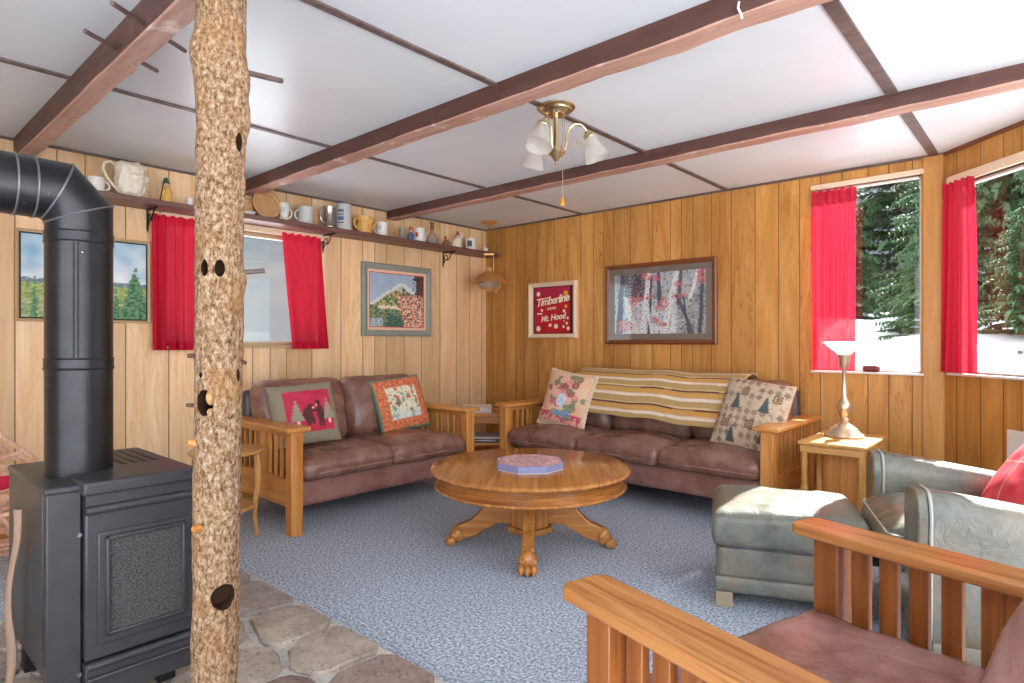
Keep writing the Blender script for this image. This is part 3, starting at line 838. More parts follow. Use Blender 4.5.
    for dy in (0.115, 0.160):
        zc = 1.497 + 0.038 * (dy - 0.057) / 1.84
        tube(b, [(px + (r + 0.001) * math.cos(2 * PI * k / 48), py - dy, zc + (r + 0.001) * math.sin(2 * PI * k / 48)) for k in range(48)], 0.0028, 6, closed=True)
    # elbow joints: tilted rings
    def tilted(c, n, rr):
        n = Vector(n).normalized(); u = Vector((1, 0, 0)); v = n.cross(u)
        k1 = 1 / math.cos(R(21))
        tube(b, [Vector(c) + u * (r + .001) * math.cos(2 * PI * k / 48) + v * (r * k1 + .001) * math.sin(2 * PI * k / 48) for k in range(48)], rr, 6, closed=True)
    tilted((px, py, 1.435), (0, -0.38, 0.92), 0.003); tilted((px, py - 0.057, 1.497), (0, -0.92, 0.40), 0.003)
    finish(b, 'pipe_seam', 'seam_metal', po)
    b = B()
    for an in (R(-22), R(-15)):
        tube(b, [(px + (r + .001) * math.cos(an), py + (r + .001) * math.sin(an), z) for z in (1.0, 1.34)], 0.0022, 6)
    finish(b, 'lock_seam', 'pipe_black', po)
    b = B(); ball(b, (px + r * math.cos(R(-8)), py + r * math.sin(R(-8)), 1.31), 0.006, 8); finish(b, 'screw', 'bolt', po)
stove()
# curled strip of bark leaning on the side of the stove
b = B(); n = 40; rows = []
for i in range(n + 1):
    t = i / n; z = 0.055 + t * 0.555; wdt = 0.055 * (1 - t) ** 0.0 * (0.25 + 0.75 * min(1, t * 3.0)) * (0.8 if t > 0.9 else 1)
    xc = 1.965 + 0.035 * t + 0.012 * nz(t * 4, 3); yc = -3.992 - 0.016 * (1 - t) + 0.006 * math.sin(t * 9)
    rows.append([b.verts.new((xc + wdt * s, yc + 0.012 * (s * 2) ** 2 * (1 + 0.5 * math.sin(t * 7)), z)) for s in (-0.5, -0.25, 0, 0.25, 0.5)])
for r0, r1 in zip(rows, rows[1:]):
    for k in range(4): b.faces.new((r0[k], r0[k + 1], r1[k + 1], r1[k]))
o = finish(b, 'bark_strip', 'bark_strip', angle=80); md = o.modifiers.new('t', 'SOLIDIFY'); md.thickness = 0.004
tag(o, 'dry curled strip of brown bark leaning on the side of the black stove', 'bark')

# firewood rack with kindling behind the stove
def rack():
    root = empty('kindling_rack', (0.42, -3.84, 0), 0, 'bent wood rack with a hoop handle holding kindling behind the stove', 'rack')
    b = B()
    path = [(0.30 * math.cos(a), -0.02, 0.40 + 0.235 * math.sin(a)) for a in [PI * k / 20 for k in range(21)]]
    tube(b, [(0.30, -0.02, 0.08)] + path + [(-0.30, -0.02, 0.08)], 0.014, 10); finish(b, 'hoop_handle', 'twig', root)
    for y in (-0.24, 0.20):
        b = B(); tube(b, [(-0.33, y, 0.42), (-0.22, y, 0.16), (0, y, 0.10), (0.22, y, 0.16), (0.33, y, 0.42)], 0.013, 10); finish(b, 'side_rail', 'twig', root)
        for x in (-0.2, 0.2):
            b = B(); tube(b, [(x, y, 0.0), (x * 1.02, y, 0.165)], 0.014, 10); finish(b, 'leg', 'twig', root)
    b = B()
    for k in range(7):
        a = -1 + 2 * k / 6
        tube(b, [(0.24 * a, -0.25, 0.10 + 0.07 * a * a), (0.24 * a, 0.21, 0.10 + 0.07 * a * a)], 0.009, 8)
    finish(b, 'slats', 'twig', root)
rack()
sticks = [((4, 440), (45, 466), -3.84, 'uppermost of the kindling sticks behind the stove, slanting down to the right'),
          ((-4, 447), (40, 474), -3.90, 'second kindling stick from the top behind the stove, lying along the uppermost one'),
          ((-6, 462), (22, 452), -3.80, 'kindling stick behind the stove tilting up to the right under the top sticks'),
          ((-5, 468), (30, 470), -3.78, 'nearly level kindling stick just above the red cloth behind the stove'),
          ((-6, 512), (14, 494), -3.86, 'kindling stick behind the stove rising to the right below the red cloth'),
          ((-6, 517), (16, 520), -3.88, 'level kindling stick behind the stove halfway down the pile'),
          ((-6, 528), (18, 537), -3.90, 'kindling stick low behind the stove dropping gently to the right'),
          ((-8, 505), (12, 530), -3.82, 'steeply dropping kindling stick low in the pile behind the stove'),
          ((-6, 556), (14, 561), -3.90, 'thin kindling stick lowest in the pile behind the stove')]
for (a, c, y, lb) in sticks:
    p, q = ray_x(a[0], a[1], 0.50 + (y + 3.84) * 1.2), ray_x(c[0], c[1], 0.46 + (y + 3.84) * 1.2)
    p.z = max(p.z, 0.05); q.z = max(q.z, 0.05)
    p = q + (p - q) * 2.3; p.z = max(p.z, 0.06)
    b = B(); m_ = (p + q) / 2 + Vector((0.006, 0.0, 0.01)); tube(b, [p, m_, q], [0.0135, 0.012, 0.010], 9)
    o = finish(b, 'kindling_stick', 'twig', loc=p)
    for v in o.data.vertices: v.co -= p
    tag(o, lb, 'stick', 'kindling sticks behind the stove')
r = random.Random(4)
for k in range(14):
    z = 0.20 + 0.021 * k; a = r.uniform(-0.5, 0.5); ca, sa = math.cos(a), math.sin(a)
    L = r.uniform(0.20, 0.30); dz = r.uniform(-0.03, 0.03); x, y = 0.44 + r.uniform(-.05, .05), -3.86 + r.uniform(-.04, .04)
    b = B(); tube(b, [(-sa * L, -ca * L, -dz), (0.004, 0, 0.005), (sa * L, ca * L, dz)], [0.012, 0.0115, 0.009], 9)
    tag(finish(b, 'kindling_stick', 'twig', loc=(x, y, z)), 'pale kindling stick packed into the pile in the rack behind the stove', 'stick', 'kindling sticks behind the stove')
b = B(); p = ray_x(3, 481, 0.40); softbox(b, 0.05, 0.07, 0.04, 0.03, (10, 10, 6), wrinkle(0.02, 14, 3))
tag(finish(b, 'red_cloth', 'red_cloth', loc=p), 'crumpled red cloth among the kindling sticks behind the stove', 'cloth')
# ------------------------------------------------------------------ sofas
def piping_loop(hx, hy, z, r, rad=0.005, zf=None, n=10):
    pts = []
    for (cx_, cy_, a0) in ((hx - r, hy - r, 0), (-(hx - r), hy - r, 90), (-(hx - r), -(hy - r), 180), (hx - r, -(hy - r), 270)):
        for k in range(5):
            a = R(a0 + 22.5 * k); pts.append(Vector((cx_ + r * math.cos(a), cy_ + r * math.sin(a), z)))
    out = []
    for a, c in zip(pts, pts[1:] + pts[:1]):
        m = max(1, int((c - a).length / 0.05)); out += [a.lerp(c, t / m) for t in range(m)]
    return out
def mission_sofa(name, W, D, nseat, label, loc, rz, lea, seatlea, cat='sofa', depth_seat=0.62, back_h=0.84, seed=0.0, back_y=None):
    """front to local -Y"""
    root = empty(name, loc, rz, label, cat)
    hw, hd = W / 2, D / 2; AW = 0.145; AH = 0.61; inner = hw - AW + 0.03
    for s in (-1, 1):
        xc = s * (hw - AW / 2)
        b = B(); box(b, xc - AW / 2, xc + AW / 2, -hd, hd - 0.02, AH - 0.026, AH)
        arm = finish(b, 'armrest', 'oak_Y', root, bevel=0.006, seg=2)
        for yy in (-hd + 0.055, hd - 0.075):
            b = B(); box(b, xc - 0.036, xc + 0.036, yy - 0.033, yy + 0.033, 0, AH - 0.026); finish(b, 'leg', 'oak_Z', root, bevel=0.004)
        b = B(); box(b, xc - 0.014, xc + 0.014, -hd + 0.085, hd - 0.105, 0.15, 0.31); box(b, xc - 0.014, xc + 0.014, -hd + 0.085, hd - 0.105, AH - 0.062, AH - 0.026)
        finish(b, 'side_rail', 'oak_Y', root, bevel=0.003)
        b = B(); ym = -0.01; g = (D - 0.19) / 2 - 0.055
        for k in (-4, -3, -2, -1, 0, 1, 2, 3, 4):
            y = ym + (k / abs(k) * (0.055 + g * (abs(k) - 0.55) / 4.0) if k else 0); wd = 0.011 if k else 0.044
            box(b, xc - 0.009, xc + 0.009, y - wd, y + wd, 0.305, AH - 0.055)
        finish(b, 'slats', 'oak_Z', root, bevel=0.002)
    # upholstered base
    b = B(); softbox(b, inner, (D - 0.16) / 2, 0.085, 0.025, (26, 12, 5), wrinkle(0.004, 5, seed), (0, 0.02, 0.215)); finish(b, 'base', lea, root, angle=70)
    sw = 2 * inner / nseat
    for k in range(nseat):
        xc = -inner + sw * (k + 0.5); hx, hy, hz = sw / 2 + 0.002, depth_seat / 2, 0.062
        b = B(); softbox(b, hx, hy, hz, 0.052, (24, 24, 8), puff(hx, hy, hz, 0.042, 0.012, seed + k * 3.1, 0.010))
        c = finish(b, 'seat_cushion', seatlea, root, (xc, -hd + 0.015 + depth_seat / 2, 0.352), angle=80)
        b = B(); tube(b, [(p.x, p.y, p.z) for p in piping_loop(hx * 0.995, hy * 1.0, -0.018, 0.05)], 0.0045, 6, closed=True)
        finish(b, 'piping', 'piping_brown', c)
    by = back_y if back_y is not None else hd - 0.27
    for k in range(nseat):
        xc = -inner + sw * (k + 0.5); hx, hz, hy = sw / 2 - 0.002, (back_h - 0.40) / 2, 0.085
        b = B(); softbox(b, hx, hz, hy, 0.075, (22, 22, 8), puff(hx, hz, hy, 0.045, 0.015, seed + 7 + k * 2.3, 0.009))
        c = finish(b, 'back_cushion', seatlea, root, (xc, by, 0.40 + hz), (R(90 - 14), 0, 0), angle=80)
    # back rest frame behind the cushions
    b = B(); softbox(b, inner + 0.0, 0.05, 0.31, 0.04, (20, 5, 8), wrinkle(0.006, 4, seed), (0, hd - 0.075, 0.47)); finish(b, 'backrest', 'leather_dark', root, (0, 0, 0), (R(0), 0, 0), angle=70)
    return root
love_c, love_D, love_W = (0.635, -1.91, 0), 0.87, 1.50
mission_sofa('loveseat', love_W, love_D, 2, 'brown leather two-seat loveseat with slatted oak arms against the left wall', love_c, R(90), 'leather_rust', 'leather_brown', 'loveseat', 0.64, 0.84, 2.0, 0.195)
sofa_c, sofa_D, sofa_W = (2.0, -0.445, 0), 0.83, 2.15
mission_sofa('sofa', sofa_W, sofa_D, 3, 'brown leather three-seat sofa with slatted oak arms under the birch picture', sofa_c, 0, 'leather_rust', 'leather_brown', 'sofa', 0.62, 0.84, 5.0, 0.165)

# striped blanket folded over the back of the sofa
def blanket():
    x0, x1 = 1.36, 2.70
    prof = [(-0.50, 0.562), (-0.497, 0.58), (-0.488, 0.61), (-0.472, 0.66), (-0.452, 0.71), (-0.428, 0.76), (-0.395, 0.805), (-0.345, 0.845), (-0.28, 0.872), (-0.20, 0.876), (-0.14, 0.862), (-0.10, 0.835), (-0.08, 0.79), (-0.072, 0.74)]
    L = [0]
    for a, c in zip(prof, prof[1:]): L.append(L[-1] + math.hypot(c[0] - a[0], c[1] - a[1]))
    tot = L[-1]; m, n = 110, 90
    cream, gold, olive, wine, white = rgb(226, 196, 160), rgb(214, 160, 84), rgb(168, 140, 84), rgb(110, 34, 44), rgb(238, 222, 204)
    olive = rgb(190, 158, 104); bands = [(0, olive, 0), (.26, white, 0), (.40, rgb(232, 190, 160), 0), (.46, olive, 0), (.50, gold, 0), (.72, olive, 0), (.76, wine, 0), (.85, rgb(226, 200, 150), 0), (.92, olive, 0)]
    def col(s):
        q = (s / 0.122) % 1.0; c = bands[0][1]
        for p, cc, _ in bands:
            if q >= p: c = cc
        return c
    vs, fs, cs = [], [], []
    for j in range(m + 1):
        s = tot * j / m; k = max(i for i in range(len(L) - 1) if L[i] <= s + 1e-9); t = (s - L[k]) / (L[k + 1] - L[k])
        y = prof[k][0] + (prof[k + 1][0] - prof[k][0]) * t; z = prof[k][1] + (prof[k + 1][1] - prof[k][1]) * t
        for i in range(n + 1):
            u = i / n; x = x0 + (x1 - x0) * u
            wv = 0.012 * nz(x * 2.3, 3) + 0.008 * nz(x * 5, 9)
            sag = -0.035 * max(0, 1 - s / 0.5) * u
            vs.append((x, y - 0.008 + 0.010 * nz(x * 4, s * 5, 2) - 0.01 * math.exp(-((x - 1.66) / 0.04) ** 2) * 0, z + wv + sag))
            cs.append(mixc(col(s + wv * 0.3), (0.25, 0.16, 0.08), 0.12 + 0.12 * nz(x * 60, s * 60)))
    for j in range(m):
        for i in range(n):
            a = j * (n + 1) + i; fs.append((a, a + 1, a + n + 2, a + n + 1))
    me = bpy.data.meshes.new('blanket'); me.from_pydata(vs, [], fs); me.update(); set_cols(me, cs)
    for p in me.polygons: p.use_smooth = True
    o = link('blanket', me, 'print_fabric'); md = o.modifiers.new('t', 'SOLIDIFY'); md.thickness = 0.008; md.offset = 0
    tag(o, 'gold, cream and wine striped blanket spread over the sofa back', 'blanket')
blanket()

# ------------------------------------------------------------------ pillows
def rect(u, v, x0, x1, y0, y1): return x0 <= u <= x1 and y0 <= v <= y1
def ell(u, v, cx_, cy_, rx, ry): return ((u - cx_) / rx) ** 2 + ((v - cy_) / ry) ** 2 <= 1
def f_bears(u, v):
    sage, red, brn, cream = rgb(150, 140, 116), rgb(202, 60, 84), rgb(98, 58, 56), rgb(240, 206, 190)
    if not rect(u, v, .17, .90, .17, .85): return mixc(sage, (0.1, .08, .05), 0.15 + 0.2 * nz(u * 30, v * 30))
    c = mixc(red, rgb(170, 40, 70), 0.3 + 0.4 * nz(u * 6, v * 6))
    for tx, tz in ((.33, .36), (.82, .36)):
        if abs(u - tx) < 0.018 and tz - .08 < v < tz + 0.04: c = cream
        if tz <= v <= tz + .34:
            hgt = (v - tz) / .34; w = 0.10 * (1 - hgt) + 0.012 * (1 if (v * 16) % 1 > .5 else -0.4)
            if abs(u - tx) < w: c = mixc(rgb(160, 152, 128), (0, 0, 0), 0.05)
    for e in ((.49, .45, .075, .115), (.545, .56, .045, .05), (.49, .33, .035, .06), (.555, .34, .03, .065), (.52, .605, .014, .02), (.57, .60, .014, .02), (.58, .50, .06, .022),
              (.68, .45, .06, .15), (.665, .60, .04, .055), (.645, .65, .013, .02), (.69, .655, .013, .02), (.655, .29, .026, .06), (.71, .28, .026, .055), (.63, .50, .05, .022)):
        if ell(u, v, *e): c = mixc(brn, (0, 0, 0), 0.15 + 0.3 * nz(u * 40, v * 40))
    for e in ((.575, .545, .012, .018), (.635, .585, .012, .018)):
        if ell(u, v, *e): c = cream
    return c
def f_orange(u, v):
    if not rect(u, v, .035, .965, .035, .965): return rgb(92, 132, 110)
    if not rect(u, v, .20, .80, .20, .80):
        n = nz(u * 22, v * 22, 3); return mixc(rgb(206, 116, 78), rgb(180, 74, 50) if n > 0 else rgb(228, 150, 110), abs(n) * 1.4)
    n = nz(u * 9, v * 9, 7) + 0.5 * nz(u * 22, v * 22, 1)
    pal = [rgb(54, 92, 74), rgb(120, 150, 120), rgb(196, 200, 172), rgb(226, 218, 190), rgb(190, 120, 84), rgb(104, 138, 132)]
    if v < .32 + .05 * nz(u * 5, 2): return mixc(rgb(206, 208, 196), pal[0], max(0, n))
    return pal[int((n + 1.2) * 2.9) % 6]
def f_floral(u, v):
    bg = mixc(rgb(236, 204, 168), rgb(222, 160, 128), 0.35 + 0.5 * nz(u * 3, v * 3))
    if not rect(u, v, .05, .95, .06, .95):
        return mixc(rgb(238, 216, 184), rgb(150, 84, 76), 0.75 if (math.sin((u + v) * 130) > .45) else 0.1)
    c = bg
    if v < .24:
        c = rgb(196, 92, 104) if (v > .20 or nz(u * 14, v * 14) > .05) else rgb(226, 166, 146)
    r = random.Random(5)
    for k in range(95):
        a, q = r.uniform(0, 6.3), abs(r.gauss(0, .62)); x, y = .5 + .36 * q * math.cos(a), .56 + .30 * q * math.sin(a)
        pc = r.choice((rgb(196, 84, 100), rgb(224, 130, 140), rgb(88, 116, 84), rgb(112, 134, 100), rgb(238, 214, 206), rgb(236, 176, 160), rgb(94, 118, 96), rgb(150, 50, 70)))
        s = r.uniform(.045, .10)
        if ell(u, v, x, y, s, s * .8): c = mixc(pc, bg, 0.25 + 0.5 * nz(u * 40, v * 40, k))
    if ell(u, v, .48, .46, .11, .12): c = mixc(rgb(176, 204, 222), rgb(238, 240, 240), 0.5 + nz(u * 22, v * 22))
    if ell(u, v, .52, .23, .18, .055) or ell(u, v, .66, .25, .06, .07): c = mixc(rgb(100, 132, 170), rgb(170, 190, 206), 0.4 + nz(u * 30, v * 30))
    return c
def f_tan(u, v):
    bg = mixc(rgb(206, 186, 160), rgb(180, 158, 132), 0.4 + 0.6 * nz(u * 26, v * 26))
    i, j = int(u * 9), int(v * 9); fu, fv = u * 9 - i, v * 9 - j; h = random.Random(i * 31 + j * 17).random()
    dk = rgb(74, 62, 60); c = bg
    for tx, ty in ((.30, .52), (.72, .52), (.34, .05), (.80, .10)):
        if ty < v < ty + .24 and abs(u - tx) < .07 * (1 - (v - ty) / .24) + .008 * (1 if (v * 22) % 1 > .5 else 0): return rgb(84, 92, 88)
    for tx, ty in ((.22, .30), (.38, .78), (.86, .74), (.58, .33)):
        d = max(abs(u - tx), abs(v - ty))
        if d < .055: return dk if (d > .042 or .012 < d < .026) else rgb(196, 158, 110)
    if h < .32 and ell(fu, fv, .5, .5, .34, .2): c = mixc(dk, bg, .35)
    elif h < .55 and abs(abs(fu - .5) + abs(fv - .5) - .3) < .09: c = mixc(rgb(120, 84, 74), bg, .3)
    elif h < .8 and (abs(fv - .5) < .08 or abs(fu - .5 + .6 * (fv - .5)) < .08) and .15 < fu < .85: c = mixc(rgb(140, 108, 90), bg, .4)
    return c
def f_redp(u, v):
    if abs(u - .5) < .012 or abs(v - .5) < 0.012: return rgb(244, 150, 150)
    return mixc(rgb(206, 52, 70), rgb(226, 96, 104), 0.4 + 0.6 * nz(u * 8, v * 8))
def pillow(label, fn, w, h, th, loc, rz, lean, roll=0.0, pinch=0.05, back=(0.3, 0.25, 0.18), trim=None):
    me = pillow_mesh('throw_pillow', w, h, th, fn, 72, pinch, back)
    o = link('throw_pillow', me, 'print_fabric'); tag(o, label, 'pillow')
    o.matrix_world = Matrix.Translation(loc) @ Matrix.Rotation(rz, 4, 'Z') @ Matrix.Rotation(-lean, 4, 'X') @ Matrix.Rotation(roll, 4, 'Y')
    if trim:
        b = B(); pts = []
        for k in range(4):
            for q in range(26):
                s = -1 + 2 * q / 26; a, c = ((s, -1), (1, s), (-s, 1), (-1, -s))[k]
                pts.append((a * w / 2 * (1 - pinch * (1 - c * c) * abs(a) ** 2), 0, c * h / 2 * (1 - pinch * (1 - a * a) * abs(c) ** 2) + h / 2))
        tube(b, pts, [0.006 + 0.003 * ((i % 2)) for i in range(len(pts))], 6, closed=True); finish(b, 'trim_edge', trim, o)
    return o
pillow('square throw pillow with two brown bears on red, on the loveseat', f_bears, 0.42, 0.39, 0.14, (0.78, -2.355, 0.455), R(82), R(20), R(-3), 0.03, rgb(120, 40, 52))
pillow('orange bordered throw pillow with a green woodland panel on the loveseat', f_orange, 0.42, 0.40, 0.13, (0.67, -1.51, 0.445), R(82), R(20), R(-6), 0.02, rgb(84, 128, 108))
pillow('cream floral needlepoint pillow with beaded edge on the sofa', f_floral, 0.44, 0.45, 0.13, (1.35, -0.58, 0.425), R(2), R(18), R(7), 0.07, rgb(196, 160, 130), 'frame_cream')
pillow('large tan pillow with small dark tree motifs on the sofa', f_tan, 0.44, 0.45, 0.15, (2.772, -0.61, 0.43), R(-6), R(24), R(6), 0.02, rgb(150, 124, 118))

# ------------------------------------------------------------------ coffee table
def coffee_table():
    x, y = 2.118, -1.84
    root = empty('coffee_table', (x, y, 0), R(-51.4), 'round oak pedestal coffee table with claw feet in the middle of the carpet', 'table')
    T = 0.432
    b = B(); lathe(b, [(0, T - 0.030), (0.505, T - 0.030), (0.522, T - 0.026), (0.532, T - 0.014), (0.528, T - 0.005), (0.518, T), (0, T)], seg=96); finish(b, 'tabletop', 'table_X', root, angle=50)
    b = B(); lathe(b, [(0.47, T - 0.092), (0.497, T - 0.092), (0.497, T - 0.028), (0.47, T - 0.028), (0.47, T - 0.092)], seg=96); finish(b, 'apron', 'table_ring', root)
    b = B(); lathe(b, [(0.47, T - 0.104), (0.502, T - 0.104), (0.509, T - 0.098), (0.502, T - 0.090), (0.47, T - 0.090), (0.47, T - 0.104)], seg=96); finish(b, 'apron_bead', 'table_X', root)
    b = B(); box(b, -0.30, 0.30, -0.05, 0.05, T - 0.115, T - 0.085); box(b, -0.05, 0.05, -0.30, 0.30, T - 0.115, T - 0.085); finish(b, 'brace', 'block_pale', root, bevel=0.003)
    pts = [(0.105 * math.cos(R(22.5 + 45 * k)), 0.105 * math.sin(R(22.5 + 45 * k))) for k in range(8)]
    b = B(); prism(b, pts, 0.115, T - 0.10); finish(b, 'pedestal', 'table_Z', root, bevel=0.004)
    pts = [(0.125 * math.cos(R(22.5 + 45 * k)), 0.125 * math.sin(R(22.5 + 45 * k))) for k in range(8)]
    b = B(); prism(b, pts, 0.085, 0.115); finish(b, 'pedestal_base', 'table_X', root, bevel=0.006)
    for q in range(4):
        # S-shaped bracket leg profile in (r, z), extruded sideways
        up = [(0.09, 0.325), (0.14, 0.322), (0.19, 0.29), (0.23, 0.235), (0.275, 0.175), (0.32, 0.135), (0.36, 0.118), (0.385, 0.110)]
        lo = [(0.385, 0.035), (0.34, 0.040), (0.28, 0.062), (0.22, 0.10), (0.17, 0.125), (0.09, 0.125)]
        b = B(); pr = up + lo; w = 0.030
        xf = Matrix.Rotation(R(90), 4, 'X')
        prism(b, pr, -w, w, 0, xf)
        leg = finish(b, 'leg', 'table_X', root, (0, 0, 0), (0, 0, R(90 * q)), bevel=0.008, seg=3)
        b = B()
        ball(b, (0.385, 0, 0.062), 0.048, 14, s=(0.85, 0.95, 1.0))
        for s_ in (-1, 0, 1):
            yy = 0.029 * s_; xx = 0.430 - 0.010 * abs(s_)
            ball(b, (xx, yy, 0.026), 0.025, 12, s=(1.0, 0.72, 1.0)); ball(b, (xx - 0.020, yy, 0.058), 0.021, 10, s=(1, .8, .9))
            ball(b, (xx + 0.018, yy, 0.016), 0.012, 8, s=(1.2, .7, 1))
        finish(b, 'claw_foot', 'table_X', leg, angle=80)
coffee_table()
# puzzle box
def f_box(u, v):
    x, y = u - .5, v - .5; r = max(abs(x), abs(y), (abs(x) + abs(y)) * .7071); a = math.atan2(y, x)
    pal = [rgb(224, 184, 190), rgb(190, 64, 76), rgb(240, 226, 224), rgb(120, 108, 166), rgb(226, 130, 100), rgb(246, 238, 234)]
    k = int(r * 26); n = nz(u * 34, v * 34) + 0.35 * math.sin(a * 8)
    return mixc(pal[(k + int((n + 1.5) * 2)) % 6], rgb(216, 166, 174), .15)
def puzzle():
    root = empty('puzzle_box', (2.163, -1.897, 0.4325), R(41.8 + 3), 'octagonal jigsaw puzzle box in lilac and red on the coffee table', 'box')
    pts = [(0.182 * math.cos(R(22.5 + 45 * k)), 0.182 * math.sin(R(22.5 + 45 * k))) for k in range(8)]
    b = B(); prism(b, [(x * .985, y * .985) for x, y in pts], 0.0, 0.02); finish(b, 'box_base', 'white_paint', root)
    b = B(); prism(b, pts, 0.004, 0.038); lid = finish(b, 'lid', 'lid_blue', root, bevel=0.0015)
    # printed lid panel: octagon grid
    vs, fs, cs = [], [], []; n = 72
    idx = {}
    def inside(x, y): return max(abs(x), abs(y)) <= 0.1681 and (abs(x) + abs(y)) <= 0.1681 * 1.4142
    for j in range(n + 1):
        for i in range(n + 1):
            x, y = (i / n - .5) * .337, (j / n - .5) * .337
            k = (abs(x) + abs(y)) / (0.1681 * 1.4142)
            if k > 1 and k < 1.06: x, y = x / k, y / k
            if inside(x * .9999, y * .9999): idx[i, j] = len(vs); vs.append((x, y, 0.0386)); cs.append(f_box(i / n, j / n))
    for j in range(n):
        for i in range(n):
            q = [(i, j), (i + 1, j), (i + 1, j + 1), (i, j + 1)]
            q = [idx[k] for k in q if k in idx]
            if len(q) >= 3: fs.append(q)
    me = bpy.data.meshes.new('picture'); me.from_pydata(vs, [], fs); me.update(); set_cols(me, cs)
    link('picture', me, 'print_card', lid)
plain('lid_blue', rgb(136, 138, 178), 0.35)
puzzle()

# ------------------------------------------------------------------ corner table and its reading matter
def corner_table():
    root = empty('corner_table', (0.545, -0.60, 0), R(41.8), 'small oak table with a lower shelf between the loveseat and the sofa', 'table')
    hw, hd, T = 0.215, 0.22, 0.50
    b = B(); box(b, -hw, hw, -hd, hd, T - 0.022, T); finish(b, 'tabletop', 'oak_X', root, bevel=0.004)
    b = B(); box(b, -hw + 0.02, hw - 0.02, -hd + 0.02, -hd + 0.038, T - 0.085, T - 0.022); box(b, -hw + 0.02, hw - 0.02, hd - 0.038, hd - 0.02, T - 0.085, T - 0.022)
    box(b, -hw + 0.02, -hw + 0.038, -hd + 0.03, hd - 0.03, T - 0.085, T - 0.022); box(b, hw - 0.038, hw - 0.02, -hd + 0.03, hd - 0.03, T - 0.085, T - 0.022)
    finish(b, 'apron', 'oak_X', root, bevel=0.002)
    for sx in (-1, 1):
        for sy in (-1, 1):
            b = B(); box(b, sx * (hw - 0.03) - 0.018, sx * (hw - 0.03) + 0.018, sy * (hd - 0.03) - 0.018, sy * (hd - 0.03) + 0.018, 0, T - 0.022); finish(b, 'leg', 'oak_Z', root, bevel=0.003)
    b = B(); box(b, -hw + 0.025, hw - 0.025, -hd + 0.025, hd - 0.025, 0.235, 0.253); finish(b, 'lower_shelf', 'oak_X', root, bevel=0.002)
    ca, sa = math.cos(R(41.8)), math.sin(R(41.8))
    def at(lx, ly): return (0.545 + lx * ca - ly * sa, -0.60 + lx * sa + ly * ca)
    def mag(lx, ly, z, w, d, h, rz, mat, lb, grp):
        b = B(); box(b, -w / 2, w / 2, -d / 2, d / 2, 0, h); p = at(lx, ly)
        tag(finish(b, 'magazine', mat, loc=(p[0], p[1], z), rot=(0, 0, R(41.8) + rz), bevel=0.002), lb, 'magazine', grp)
    for k, (lx, rz, m, lb) in enumerate(((-0.05, 0.06, 'paper', 'lowest'), (-0.045, -0.04, 'white_plate', 'second'), (-0.06, 0.10, 'paper', 'third'), (-0.05, 0.0, 'white_paint', 'topmost'))):
        mag(lx, -0.03, 0.5005 + 0.0105 * k, 0.25, 0.30, 0.010, rz, m, 'pale magazine on the corner table, %s of the stack of four' % lb, 'magazines on top of the corner table')
    for k, (lx, rz, m, lb) in enumerate(((0.0, 0.1, 'magazine_dark', 'undermost dark magazine'), (0.02, -0.15, 'paper', 'pale magazine above the undermost dark one'), (-0.02, 0.25, 'magazine_dark', 'dark magazine lying second from the top'), (0.03, -0.05, 'paper', 'topmost pale magazine'))):
        mag(lx, -0.03, 0.2535 + 0.0105 * k, 0.24, 0.27, 0.010, rz, m, lb + ' on the lower shelf of the corner table', 'magazines on the lower shelf')
corner_table()

# ------------------------------------------------------------------ little round stool beside the loveseat
def stool():
    root = empty('plant_stand', (0.79, -2.865, 0), 0.35, 'small round wooden stand with curved legs between the log post and the loveseat', 'stand')
    T = 0.495
    b = B(); lathe(b, [(0, T - 0.022), (0.185, T - 0.022), (0.193, T - 0.016), (0.193, T - 0.005), (0.188, T), (0, T)], seg=48); finish(b, 'top', 'sidewood_X', root)
    for k in range(4):
        a = R(45 + 90 * k); prof = [(0.15, T - 0.02), (0.158, T - 0.10), (0.158, T - 0.2), (0.145, 0.2), (0.14, 0.12), (0.155, 0.0)]
        b = B(); tube(b, [(r * math.cos(a), r * math.sin(a), z) for r, z in prof], [0.017, 0.02, 0.019, 0.016, 0.013, 0.011], 8); finish(b, 'leg', 'sidewood_Z', root)
    b = B(); lathe(b, [(0, 0.165), (0.145, 0.165), (0.148, 0.175), (0.145, 0.185), (0, 0.185)], seg=40); finish(b, 'lower_shelf', 'sidewood_X', root)
stool()

